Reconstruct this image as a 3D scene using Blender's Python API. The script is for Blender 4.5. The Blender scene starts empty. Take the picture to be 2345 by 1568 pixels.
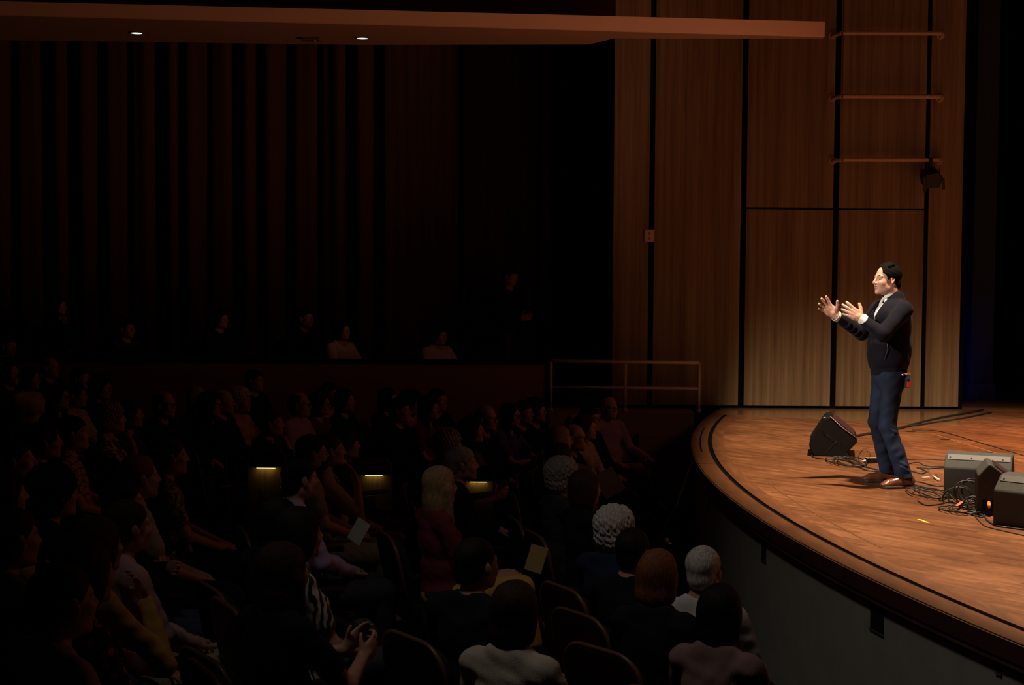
import bpy, bmesh, math, random
import numpy as np
from mathutils import Vector, Matrix

random.seed(7)
PI = math.pi
C = bpy.context.scene.collection
rad = math.radians

# ------------------------------------------------------------------ camera
F_PX, HC = 3500.0, 1.716
PITCH, ROLL = rad(3.0), rad(0.35)
cam_d = bpy.data.cameras.new('camera')
cam = bpy.data.objects.new('camera', cam_d); C.objects.link(cam)
cam_d.sensor_width = 36.0
cam_d.lens = 36.0 * F_PX / 2345.0
cam_d.clip_start = 0.05; cam_d.clip_end = 200
cam.matrix_world = Matrix.Translation((0, 0, HC)) @ Matrix.Rotation(PI / 2 - PITCH, 4, 'X') @ Matrix.Rotation(ROLL, 4, 'Z')
bpy.context.scene.camera = cam

# ------------------------------------------------------------------ world, lights, exposure
w = bpy.data.worlds.new('hall_dark'); bpy.context.scene.world = w
w.use_nodes = True
w.node_tree.nodes['Background'].inputs[0].default_value = (0.9, 0.45, 0.35, 1)
w.node_tree.nodes['Background'].inputs[1].default_value = 0.0012
vs = bpy.context.scene.view_settings
vs.view_transform = 'Standard'; vs.look = 'None'; vs.gamma = 1.0; vs.exposure = 0.0
vs.use_curve_mapping = False

def spot(name, loc, target, power, col, size, blend, radius):
    l = bpy.data.lights.new(name, 'SPOT'); l.energy = power; l.color = col
    l.spot_size = rad(size); l.spot_blend = blend; l.shadow_soft_size = radius
    o = bpy.data.objects.new(name, l); C.objects.link(o); o.location = loc
    o.rotation_euler = (Vector(target) - Vector(loc)).to_track_quat('-Z', 'Y').to_euler()
    return o
def area(name, loc, target, power, col, sx, sy):
    l = bpy.data.lights.new(name, 'AREA'); l.energy = power; l.color = col
    l.shape = 'RECTANGLE'; l.size = sx; l.size_y = sy
    o = bpy.data.objects.new(name, l); C.objects.link(o); o.location = loc
    o.rotation_euler = (Vector(target) - Vector(loc)).to_track_quat('-Z', 'Y').to_euler()
    return o
# profiles hung over the hall, washing the stage from the front; amber wash from above upstage
spot('front_profile_lamp', (-7.8, 6.6, 6.4), (2.9, 11.9, 1.08), 7000, (1.0, 0.88, 0.76), 11.5, 0.8, 0.10)
TOPL = (3.4, 10.9, 8.5)
spot('top_wash_lamp', TOPL, (4.1, 11.2, 0), 7600, (1.0, 0.75, 0.50), 88, 0.6, 0.16)
spot('amber_back_lamp', (7.6, 15.6, 8.6), (6.3, 14.4, 0.0), 3800, (1.0, 0.28, 0.06), 40, 1.0, 0.25)
spot('house_spill', (-1.8, 5.0, 7.0), (1.5, 7.8, -0.6), 200, (1.0, 0.86, 0.78), 52, 1.0, 0.5)
spot('floor_uplight', (6.5, 12.2, 0.3), (-0.5, 15.5, 4.4), 480, (1.0, 0.50, 0.30), 58, 1.0, 0.15)
area('stage_spill', (7.5, 11.0, 4.5), (-3.0, 11.5, 0.0), 20, (1.0, 0.30, 0.16), 3.0, 1.5)
area('blue_cyc_lamp', (5.52, 19.3, 0.5), (6.3, 20.6, 0.9), 0.8, (0.03, 0.06, 1.0), 0.2, 0.8)

# ------------------------------------------------------------------ helpers: naming, materials
def tag(o, label=None, cat=None, group=None, kind=None):
    if label: o['label'] = label
    if cat: o['category'] = cat
    if group: o['group'] = group
    if kind: o['kind'] = kind
    return o
def empty(name, loc=(0, 0, 0), rz=0.0, label=None, cat=None, group=None):
    o = bpy.data.objects.new(name, None); C.objects.link(o)
    o.empty_display_size = 0.1
    o.location = loc; o.rotation_euler = (0, 0, rz)
    return tag(o, label, cat, group)

MATS = {}
def mat(name, col, rough=0.6, spec=0.5, noise=0.0, nscale=8.0, bump=0.0, bscale=60.0, metal=0.0, sheen=0.0, stretch=(1, 1, 1), coat=0.0):
    if name in MATS: return MATS[name]
    m = bpy.data.materials.new(name); m.use_nodes = True
    nt = m.node_tree; N = nt.nodes; L = nt.links
    b = N['Principled BSDF']
    b.inputs['Base Color'].default_value = (*col, 1)
    b.inputs['Roughness'].default_value = rough
    b.inputs['Metallic'].default_value = metal
    b.inputs['Specular IOR Level'].default_value = spec
    if sheen: b.inputs['Sheen Weight'].default_value = sheen
    if coat: b.inputs['Coat Weight'].default_value = coat
    if noise or bump:
        tc = N.new('ShaderNodeTexCoord'); mp = N.new('ShaderNodeMapping')
        mp.inputs['Scale'].default_value = stretch
        L.new(tc.outputs['Object'], mp.inputs['Vector'])
    if noise:
        n = N.new('ShaderNodeTexNoise'); n.inputs['Scale'].default_value = nscale; n.inputs['Detail'].default_value = 4
        L.new(mp.outputs['Vector'], n.inputs['Vector'])
        r = N.new('ShaderNodeValToRGB'); e = r.color_ramp.elements
        e[0].position = 0.3; e[1].position = 0.7
        e[0].color = (*[c * (1 - noise) for c in col], 1); e[1].color = (*[min(1, c * (1 + noise)) for c in col], 1)
        L.new(n.outputs['Fac'], r.inputs['Fac']); L.new(r.outputs['Color'], b.inputs['Base Color'])
    if bump:
        n2 = N.new('ShaderNodeTexNoise'); n2.inputs['Scale'].default_value = bscale; n2.inputs['Detail'].default_value = 3
        L.new(mp.outputs['Vector'], n2.inputs['Vector'])
        bp = N.new('ShaderNodeBump'); bp.inputs['Strength'].default_value = bump; bp.inputs['Distance'].default_value = 0.01
        L.new(n2.outputs['Fac'], bp.inputs['Height']); L.new(bp.outputs['Normal'], b.inputs['Normal'])
    MATS[name] = m
    return m

def wood_panel_mat():
    m = bpy.data.materials.new('ribbon_veneer'); m.use_nodes = True
    nt = m.node_tree; N = nt.nodes; L = nt.links; b = N['Principled BSDF']
    tc = N.new('ShaderNodeTexCoord')
    mp = N.new('ShaderNodeMapping'); mp.inputs['Scale'].default_value = (11, 11, 0.22); L.new(tc.outputs['Object'], mp.inputs['Vector'])
    n = N.new('ShaderNodeTexNoise'); n.inputs['Scale'].default_value = 1.0; n.inputs['Detail'].default_value = 5; n.inputs['Roughness'].default_value = 0.6
    L.new(mp.outputs['Vector'], n.inputs['Vector'])
    mp2 = N.new('ShaderNodeMapping'); mp2.inputs['Scale'].default_value = (90, 90, 2.0); L.new(tc.outputs['Object'], mp2.inputs['Vector'])
    n2 = N.new('ShaderNodeTexNoise'); n2.inputs['Scale'].default_value = 1.0; n2.inputs['Detail'].default_value = 3
    L.new(mp2.outputs['Vector'], n2.inputs['Vector'])
    mx = N.new('ShaderNodeMath'); mx.operation = 'MULTIPLY_ADD'; mx.inputs[1].default_value = 0.35; 
    L.new(n2.outputs['Fac'], mx.inputs[0]); L.new(n.outputs['Fac'], mx.inputs[2])
    r = N.new('ShaderNodeValToRGB'); e = r.color_ramp.elements
    e[0].position = 0.42; e[0].color = (0.13, 0.072, 0.035, 1); e[1].position = 0.92; e[1].color = (0.38, 0.265, 0.15, 1)
    L.new(mx.outputs[0], r.inputs['Fac']); L.new(r.outputs['Color'], b.inputs['Base Color'])
    b.inputs['Roughness'].default_value = 0.5
    b.inputs['Specular IOR Level'].default_value = 0.25
    return m

def stage_mat():
    m = bpy.data.materials.new('stage_strip_wood'); m.use_nodes = True
    nt = m.node_tree; N = nt.nodes; L = nt.links; b = N['Principled BSDF']
    tc = N.new('ShaderNodeTexCoord')
    mp = N.new('ShaderNodeMapping'); mp.inputs['Rotation'].default_value = (0, 0, rad(50)); L.new(tc.outputs['Object'], mp.inputs['Vector'])
    br = N.new('ShaderNodeTexBrick'); br.inputs['Scale'].default_value = 1.0
    br.inputs['Brick Width'].default_value = 0.30; br.inputs['Row Height'].default_value = 0.057
    br.inputs['Mortar Size'].default_value = 0.0006; br.inputs['Bias'].default_value = 0.0
    br.inputs['Color1'].default_value = (0.150, 0.062, 0.027, 1); br.inputs['Color2'].default_value = (0.245, 0.108, 0.050, 1)
    br.inputs['Mortar'].default_value = (0.13, 0.055, 0.022, 1)
    L.new(mp.outputs['Vector'], br.inputs['Vector'])
    mp2 = N.new('ShaderNodeMapping'); mp2.inputs['Scale'].default_value = (1.6, 14, 1); L.new(mp.outputs['Vector'], mp2.inputs['Vector'])
    n = N.new('ShaderNodeTexNoise'); n.inputs['Scale'].default_value = 2.2; n.inputs['Detail'].default_value = 6; n.inputs['Roughness'].default_value = 0.65
    L.new(mp2.outputs['Vector'], n.inputs['Vector'])
    n3 = N.new('ShaderNodeTexNoise'); n3.inputs['Scale'].default_value = 1.3; n3.inputs['Detail'].default_value = 5
    L.new(mp.outputs['Vector'], n3.inputs['Vector'])
    mix = N.new('ShaderNodeMixRGB'); mix.blend_type = 'MULTIPLY'; mix.inputs[0].default_value = 0.8
    r = N.new('ShaderNodeValToRGB'); e = r.color_ramp.elements
    e[0].position = 0.3; e[0].color = (0.50, 0.46, 0.42, 1); e[1].position = 0.68; e[1].color = (1.2, 1.15, 1.1, 1)
    L.new(n.outputs['Fac'], r.inputs['Fac']); L.new(br.outputs['Color'], mix.inputs[1]); L.new(r.outputs['Color'], mix.inputs[2])
    mix2 = N.new('ShaderNodeMixRGB'); mix2.blend_type = 'MULTIPLY'; mix2.inputs[0].default_value = 0.7
    r2 = N.new('ShaderNodeValToRGB'); e = r2.color_ramp.elements
    e[0].position = 0.35; e[0].color = (0.62, 0.56, 0.52, 1); e[1].position = 0.6; e[1].color = (1.1, 1.1, 1.1, 1)
    L.new(n3.outputs['Fac'], r2.inputs['Fac']); L.new(mix.outputs[0], mix2.inputs[1]); L.new(r2.outputs['Color'], mix2.inputs[2])
    L.new(mix2.outputs[0], b.inputs['Base Color'])
    mr = N.new('ShaderNodeMapRange'); mr.inputs['To Min'].default_value = 0.30; mr.inputs['To Max'].default_value = 0.48
    L.new(n3.outputs['Fac'], mr.inputs['Value']); L.new(mr.outputs[0], b.inputs['Roughness'])
    b.inputs['Specular IOR Level'].default_value = 0.35
    return m

def pattern_mat(name, kind, c1, c2, scale=14.0):
    if name in MATS: return MATS[name]
    m = bpy.data.materials.new(name); m.use_nodes = True
    nt = m.node_tree; N = nt.nodes; L = nt.links; b = N['Principled BSDF']; b.inputs['Roughness'].default_value = 0.8
    tc = N.new('ShaderNodeTexCoord')
    r = N.new('ShaderNodeValToRGB'); e = r.color_ramp.elements
    e[0].color = (*c1, 1); e[1].color = (*c2, 1)
    if kind == 'zebra':
        t = N.new('ShaderNodeTexWave'); t.inputs['Scale'].default_value = scale; t.inputs['Distortion'].default_value = 9; t.inputs['Detail'].default_value = 2
        e[0].position = 0.45; e[1].position = 0.55; out = t.outputs['Fac']
    elif kind == 'floral':
        t = N.new('ShaderNodeTexVoronoi'); t.inputs['Scale'].default_value = scale
        e[0].position = 0.32; e[1].position = 0.42; out = t.outputs['Distance']
    elif kind == 'leafy':
        t = N.new('ShaderNodeTexNoise'); t.inputs['Scale'].default_value = scale; t.inputs['Detail'].default_value = 5; t.inputs['Distortion'].default_value = 1.5
        e[0].position = 0.46; e[1].position = 0.56; out = t.outputs['Fac']
    else:  # plaid
        t = N.new('ShaderNodeTexWave'); t.inputs['Scale'].default_value = scale; t.bands_direction = 'Z'
        t2 = N.new('ShaderNodeTexWave'); t2.inputs['Scale'].default_value = scale; t2.bands_direction = 'Y'
        L.new(tc.outputs['Object'], t2.inputs['Vector'])
        mm = N.new('ShaderNodeMath'); mm.operation = 'MINIMUM'
        L.new(t.outputs['Fac'], mm.inputs[0]); L.new(t2.outputs['Fac'], mm.inputs[1]); out = mm.outputs[0]
        e[0].position = 0.04; e[1].position = 0.16
    L.new(tc.outputs['Object'], t.inputs['Vector'])
    L.new(out, r.inputs['Fac']); L.new(r.outputs['Color'], b.inputs['Base Color'])
    MATS[name] = m
    return m

def emit_mat(name, col, strength):
    m = bpy.data.materials.new(name); m.use_nodes = True
    b = m.node_tree.nodes['Principled BSDF']
    b.inputs['Base Color'].default_value = (0, 0, 0, 1)
    b.inputs['Emission Color'].default_value = (*col, 1); b.inputs['Emission Strength'].default_value = strength
    return m

# ------------------------------------------------------------------ helpers: mesh building
class MB:
    def __init__(self): self.v = []; self.f = []
    def add(self, vs, fs):
        n = len(self.v); self.v += [tuple(p) for p in vs]; self.f += [tuple(i + n for i in f) for f in fs]; return self
    def box(self, x0, y0, z0, x1, y1, z1, M=None):
        vs = [Vector(p) for p in ((x0,y0,z0),(x1,y0,z0),(x1,y1,z0),(x0,y1,z0),(x0,y0,z1),(x1,y0,z1),(x1,y1,z1),(x0,y1,z1))]
        if M is not None: vs = [M @ p for p in vs]
        return self.add(vs, [(0,3,2,1),(4,5,6,7),(0,1,5,4),(1,2,6,5),(2,3,7,6),(3,0,4,7)])
    def prism(self, pts, a0, a1, axis='y', M=None):
        """pts: 2-D outline; extruded along axis"""
        def P(u, v, a):
            p = {'y': (u, a, v), 'z': (u, v, a), 'x': (a, u, v)}[axis]
            p = Vector(p); return M @ p if M is not None else p
        n = len(pts)
        vs = [P(u, v, a0) for u, v in pts] + [P(u, v, a1) for u, v in pts]
        fs = [tuple(range(n)), tuple(range(2 * n - 1, n - 1, -1))] + [(i, i + n, (i + 1) % n + n, (i + 1) % n) for i in range(n)]
        return self.add(vs, fs)
    def tube(self, pts, r, seg=8, closed=False):
        pts = [Vector(p) for p in pts]; n = len(pts)
        rr = r if isinstance(r, (list, tuple)) else [r] * n
        up = Vector((0, 0, 1)); rings = []; prev = None
        for i, p in enumerate(pts):
            a = pts[(i - 1) % n] if (closed or i > 0) else p
            b = pts[(i + 1) % n] if (closed or i < n - 1) else p
            t = (b - a).normalized()
            if prev is None:
                u = up if abs(t.dot(up)) < 0.95 else Vector((1, 0, 0))
                s = t.cross(u).normalized()
            else:
                s = (prev - t * prev.dot(t)).normalized()
            prev = s; q = t.cross(s)
            rings.append([p + (s * math.cos(2 * PI * k / seg) + q * math.sin(2 * PI * k / seg)) * rr[i] for k in range(seg)])
        vs = [v for ring in rings for v in ring]; fs = []
        for i in range(n if closed else n - 1):
            j = (i + 1) % n
            for k in range(seg):
                k2 = (k + 1) % seg
                fs.append((i * seg + k, i * seg + k2, j * seg + k2, j * seg + k))
        if not closed:
            fs.append(tuple(range(seg - 1, -1, -1))); fs.append(tuple((n - 1) * seg + k for k in range(seg)))
        return self.add(vs, fs)
    def lathe(self, prof, seg=20, M=None, caps=True):
        """prof: (r, z)"""
        vs = []; fs = []
        for r, z in prof:
            for k in range(seg):
                p = Vector((r * math.cos(2 * PI * k / seg), r * math.sin(2 * PI * k / seg), z)); vs.append(M @ p if M is not None else p)
        for i in range(len(prof) - 1):
            for k in range(seg):
                k2 = (k + 1) % seg
                fs.append((i * seg + k, i * seg + k2, (i + 1) * seg + k2, (i + 1) * seg + k))
        if caps: fs.append(tuple(range(seg - 1, -1, -1))); fs.append(tuple((len(prof) - 1) * seg + k for k in range(seg)))
        return self.add(vs, fs)
    def mesh(self, name, m, smooth=False, bevel=0.0, bseg=2):
        me = bpy.data.meshes.new(name); me.from_pydata(self.v, [], self.f); me.update()
        bm = bmesh.new(); bm.from_mesh(me)
        bmesh.ops.recalc_face_normals(bm, faces=bm.faces)
        if bevel:
            ed = [e for e in bm.edges if e.is_manifold and e.calc_face_angle(0) > 0.35]
            bmesh.ops.bevel(bm, geom=ed, offset=bevel, segments=bseg, profile=0.5, affect='EDGES', clamp_overlap=True)
        bm.to_mesh(me); bm.free()
        if smooth:
            me.polygons.foreach_set('use_smooth', [True] * len(me.polygons))
        me.materials.append(m)
        return me
    def build(self, name, m, parent=None, **k):
        return put(name, self.mesh(name, m, **k), parent)
def put(name, me, parent=None):
    o = bpy.data.objects.new(name, me); C.objects.link(o)
    if parent is not None: o.parent = parent
    return o
def copy_tree(o, parent=None):
    c = o.copy(); C.objects.link(c); c.parent = parent
    for ch in list(o.children): copy_tree(ch, c)
    return c
def spline(pts, n=8, closed=False):
    """Catmull-Rom through the points"""
    P = [Vector(p) for p in pts]; m = len(P); out = []
    for i in range(m if closed else m - 1):
        g = (lambda j: P[j % m]) if closed else (lambda j: P[max(0, min(m - 1, j))])
        p0, p1, p2, p3 = g(i - 1), g(i), g(i + 1), g(i + 2)
        for k in range(n):
            t = k / n
            out.append(0.5 * ((2 * p1) + (p2 - p0) * t + (2 * p0 - 5 * p1 + 4 * p2 - p3) * t * t + (3 * p1 - p0 - 3 * p2 + p3) * t ** 3))
    if not closed: out.append(P[-1])
    return out

# a photograph pixel as a world point: on the plane z, or at the depth y
def ray(px, py):
    a = px - 1172.5; b = -(py - 784.0); c, s = math.cos(ROLL), math.sin(ROLL)
    u = a * c - b * s; v = a * s + b * c
    return Vector((u, F_PX * math.cos(PITCH) + v * math.sin(PITCH), v * math.cos(PITCH) - F_PX * math.sin(PITCH)))
def on_z(px, py, z=0.0):
    d = ray(px, py); t = (z - HC) / d.z; return Vector((0, 0, HC)) + d * t
def on_y(px, py, y):
    d = ray(px, py); t = y / d.y; return Vector((0, 0, HC)) + d * t

# ------------------------------------------------------------------ helpers: smooth-blended volumes turned into one surface
class Vol:
    def __init__(self, lo, hi, h):
        self.lo = np.array(lo, np.float32); self.h = h
        self.n = np.ceil((np.array(hi) - self.lo) / h).astype(int) + 1
        self.F = np.full(tuple(self.n), 0.2, np.float32)
        self.ax = [self.lo[i] + h * np.arange(self.n[i], dtype=np.float32) for i in range(3)]
    def _sl(self, lo, hi):
        a = np.clip(np.floor((np.array(lo) - self.lo) / self.h).astype(int), 0, self.n)
        b = np.clip(np.ceil((np.array(hi) - self.lo) / self.h).astype(int) + 1, 0, self.n)
        if np.any(b <= a): return None
        sl = tuple(slice(int(i), int(j)) for i, j in zip(a, b))
        return sl, self.ax[0][sl[0]][:, None, None], self.ax[1][sl[1]][None, :, None], self.ax[2][sl[2]][None, None, :]
    def _mix(self, sl, d, k, sub):
        a = self.F[sl]
        if sub: d = -d
        if sub:
            hh = np.maximum(k - np.abs(a - d), 0) / k; self.F[sl] = np.maximum(a, d) + hh * hh * k * 0.25
        else:
            hh = np.maximum(k - np.abs(a - d), 0) / k; self.F[sl] = np.minimum(a, d) - hh * hh * k * 0.25
    def cone(self, a, b, ra, rb, k=0.015, sub=False):
        a = np.array(a, float); b = np.array(b, float); m = max(ra, rb) + max(k, 3 * self.h) + self.h
        s = self._sl(np.minimum(a, b) - m, np.maximum(a, b) + m)
        if s is None: return self
        sl, X, Y, Z = s; d = b - a; L2 = float(d @ d) + 1e-12
        px, py, pz = X - a[0], Y - a[1], Z - a[2]
        t = np.clip((px * d[0] + py * d[1] + pz * d[2]) / L2, 0, 1)
        q = np.sqrt((px - t * d[0]) ** 2 + (py - t * d[1]) ** 2 + (pz - t * d[2]) ** 2) - (ra + (rb - ra) * t)
        self._mix(sl, q, k, sub); return self
    def ell(self, c, r, R=None, k=0.015, sub=False):
        c = np.array(c, float); r = np.array(r, float) * np.ones(3)
        m = max(k, 3 * self.h) + self.h
        e = r if R is None else np.sqrt(((np.array(R) * r) ** 2).sum(1))
        s = self._sl(c - e - m, c + e + m)
        if s is None: return self
        sl, X, Y, Z = s; px, py, pz = X - c[0], Y - c[1], Z - c[2]
        if R is not None:
            R = np.array(R)
            qx = px * R[0, 0] + py * R[1, 0] + pz * R[2, 0]; qy = px * R[0, 1] + py * R[1, 1] + pz * R[2, 1]; qz = px * R[0, 2] + py * R[1, 2] + pz * R[2, 2]
            px, py, pz = qx, qy, qz
        k0 = np.sqrt((px / r[0]) ** 2 + (py / r[1]) ** 2 + (pz / r[2]) ** 2)
        k1 = np.sqrt((px / r[0] ** 2) ** 2 + (py / r[1] ** 2) ** 2 + (pz / r[2] ** 2) ** 2) + 1e-9
        self._mix(sl, k0 * (k0 - 1) / k1, k, sub); return self
    def half(self, p, n, k=0.004):
        """cut away the side n points to"""
        n = np.array(n, float); n /= np.linalg.norm(n)
        d = (self.ax[0][:, None, None] - p[0]) * n[0] + (self.ax[1][None, :, None] - p[1]) * n[1] + (self.ax[2][None, None, :] - p[2]) * n[2]
        self.F = np.maximum(self.F, d.astype(np.float32)); return self
    def ripple(self, amp, freq, seed=0, lo=None, hi=None):
        rs = np.random.RandomState(seed)
        X, Y, Z = self.ax[0][:, None, None], self.ax[1][None, :, None], self.ax[2][None, None, :]
        f = np.array(freq, float) * np.ones(3)
        t = 0
        for i in range(4):
            v = rs.normal(size=3) * f * (1 + 0.5 * i); w = rs.normal(size=3) * f
            t = t + np.sin(v[0] * X + v[1] * Y + v[2] * Z + rs.rand() * 6 + 1.2 * np.sin(w[0] * X + w[1] * Y + w[2] * Z)) / (1 + 0.4 * i)
        self.F = self.F + (amp * t * 0.5).astype(np.float32); return self
    def mesh(self, name, m, smooth=True):
        F = self.F; F[0] = F[-1] = 0.1; F[:, 0] = F[:, -1] = 0.1; F[:, :, 0] = F[:, :, -1] = 0.1
        S = F < 0; nx, ny, nz = F.shape; cells = (nx - 1, ny - 1, nz - 1); NC = cells[0] * cells[1] * cells[2]
        ids = []; pts = []; quads = []
        def cid(i, j, k): return (i * cells[1] + j) * cells[2] + k
        for ax in range(3):
            a = [slice(None)] * 3; b = [slice(None)] * 3; a[ax] = slice(0, -1); b[ax] = slice(1, None)
            A, B = S[tuple(a)], S[tuple(b)]
            I, J, K = np.nonzero(A != B)
            if len(I) == 0: continue
            fa = F[tuple(a)][I, J, K]; fb = F[tuple(b)][I, J, K]; t = fa / (fa - fb)
            P = np.stack([I, J, K], 1).astype(np.float32); P[:, ax] += t
            o1, o2 = [(1, 2), (2, 0), (0, 1)][ax]
            idx = np.stack([I, J, K], 1); ring = []
            for d1, d2 in ((0, 0), (-1, 0), (-1, -1), (0, -1)):
                q = idx.copy(); q[:, o1] += d1; q[:, o2] += d2
                c = cid(q[:, 0], q[:, 1], q[:, 2]); ring.append(c); ids.append(c); pts.append(P)
            Q = np.stack(ring, 1); flip = ~A[I, J, K]
            Q[flip] = Q[flip][:, ::-1]; quads.append(Q)
        ids = np.concatenate(ids); pts = np.concatenate(pts); quads = np.concatenate(quads)
        u, inv = np.unique(ids, return_inverse=True)
        cnt = np.bincount(inv)[:, None]
        V = np.stack([np.bincount(inv, pts[:, i]) for i in range(3)], 1) / cnt * self.h + self.lo
        Qi = np.searchsorted(u, quads)
        me = bpy.data.meshes.new(name)
        me.vertices.add(len(V)); me.vertices.foreach_set('co', V.astype(np.float32).ravel())
        me.loops.add(Qi.size); me.loops.foreach_set('vertex_index', Qi.ravel().astype(np.int32))
        me.polygons.add(len(Qi)); me.polygons.foreach_set('loop_start', np.arange(0, Qi.size, 4, dtype=np.int32))
        me.polygons.foreach_set('loop_total', np.full(len(Qi), 4, np.int32))
        me.polygons.foreach_set('use_smooth', np.ones(len(Qi), bool))
        me.update(calc_edges=True); me.validate()
        me.materials.append(m)
        return me
def rotm(yaw=0, pitch=0, roll=0):
    """x forward, y left, z up; pitch>0 looks up"""
    return np.array((Matrix.Rotation(yaw, 3, 'Z') @ Matrix.Rotation(-pitch, 3, 'Y') @ Matrix.Rotation(roll, 3, 'X')))
# ------------------------------------------------------------------ people: shared anatomy (x forward, y left, z up)
def head(V, c, R, s=1.0, k=0.012, fine=False, fem=False):
    c = np.array(c, float)
    def P(lat, fwd, up): return c + R @ (np.array([fwd, lat, up]) * s)
    def r(lat, fwd, up): return np.array([fwd, lat, up]) * s
    V.ell(P(0, -.018, .035), r(.075, .096, .082), R, k)
    V.ell(P(0, .025, -.032), r(.060, .066, .080), R, .02)
    jw = .040 if fem else .047
    V.ell(P(0, .040, -.078), r(jw, .045, .036), R, .02)
    V.ell(P(0, .074, -.100), r(.020, .018, .016), R, .015)
    for q in (1, -1):
        V.ell(P(q * .038, .056, -.028), r(.020, .024, .024), R, .028)
        V.ell(P(q * .050, .005, -.068), r(.016, .035, .024), R, .028)
    V.ell(P(0, .070, .022), r(.050, .015, .013), R, .020)
    for q in (1, -1): V.ell(P(q * .031, .093, .002), r(.018, .0135, .010), R, .010, sub=True)
    V.cone(P(0, .084, .014), P(0, .106, -.025), .008 * s, .0115 * s, .009)
    for q in (1, -1): V.ell(P(q * .013, .094, -.029), r(.009, .011, .008), R, .006)
    V.ell(P(0, .086, -.054), r(.023, .012, .0075), R, .006)
    V.ell(P(0, .084, -.067), r(.020, .012, .008), R, .006)
    V.ell(P(0, .099, -.0605), r(.021, .014, .0038 if fine else .004), R, .004, sub=True)
    for q in (1, -1):
        Re = R @ rotm(yaw=q * .35, pitch=.25)
        V.ell(P(q * .079, -.010, -.008), r(.009, .019, .032), Re, .006)
        V.ell(P(q * .077, -.008, -.034), r(.008, .010, .010), R, .006)
        if fine: V.ell(P(q * .087, -.004, -.004), r(.006, .010, .018), Re, .004, sub=True)
        if fine: V.ell(P(q * .083, -.013, .012), r(.008, .012, .016), Re, .003, sub=True)
def hand(V, w, d, pn, th, curl=.35, spread=.0, s=1.0, k=.005, thumb=.9, fat=1.0):
    """w wrist, d finger direction, pn palm faces, th thumb side"""
    w = np.array(w, float); d = np.array(d, float); d /= np.linalg.norm(d)
    th = np.array(th, float); th -= d * (th @ d); th /= np.linalg.norm(th)
    pn0 = np.array(pn, float); p = np.cross(d, th); p = p if p @ pn0 > 0 else -p
    R = np.stack([d, th, p], 1)
    V.ell(w + d * .052 * s, np.array([.052, .041, .015]) * s, R, .012)
    V.ell(w + (d * .030 + th * .022 + p * .008) * s, np.array([.032, .016, .015]) * s, R, .010)
    V.cone(w - d * .01, w + d * .03 * s, .026 * s, .027 * s, .012)
    tips = []
    for i, (o, L) in enumerate(((.031, .070), (.011, .078), (-.010, .072), (-.030, .056))):
        a = w + (d * (.094 - .006 * abs(i - 1)) + th * o) * s
        sp = spread * (1.2 - i * .8) + random.uniform(-.03, .03)
        f = d * math.cos(sp) + th * math.sin(sp); c = curl * (.8 + .25 * i)
        rr = (.0098 if i < 3 else .0085) * s * fat
        V.cone(w + (d * .055 + th * o * .9) * s, a, .0135 * s, rr * 1.02, .010)
        for j, q in enumerate((.45, .30, .25)):
            ang = c * (.45 + .75 * j)
            g = f * math.cos(ang) + p * math.sin(ang); b = a + g * L * q * s
            V.cone(a, b, rr, rr * .92, .0045); a = b; rr *= .92
        tips.append(a)
    a = w + (d * .030 + th * .034 + p * .006) * s
    g1 = d * (1.15 - thumb * .5) + th * thumb + p * .25; g1 /= np.linalg.norm(g1)
    b = a + g1 * .036 * s; g2 = g1 + d * .35; g2 /= np.linalg.norm(g2)
    V.cone(a, b, .0125 * s * fat, .0110 * s * fat, .008); V.cone(b, b + g2 * .030 * s, .0110 * s * fat, .0088 * s * fat, .003)
    return tips
def limb(V, a, b, c, r, k=.02):
    V.cone(a, b, r[0], r[1], k); V.cone(b, c, r[1], r[2], k)
def lerp(a, b, t): return np.array(a) * (1 - t) + np.array(b) * t

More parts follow.
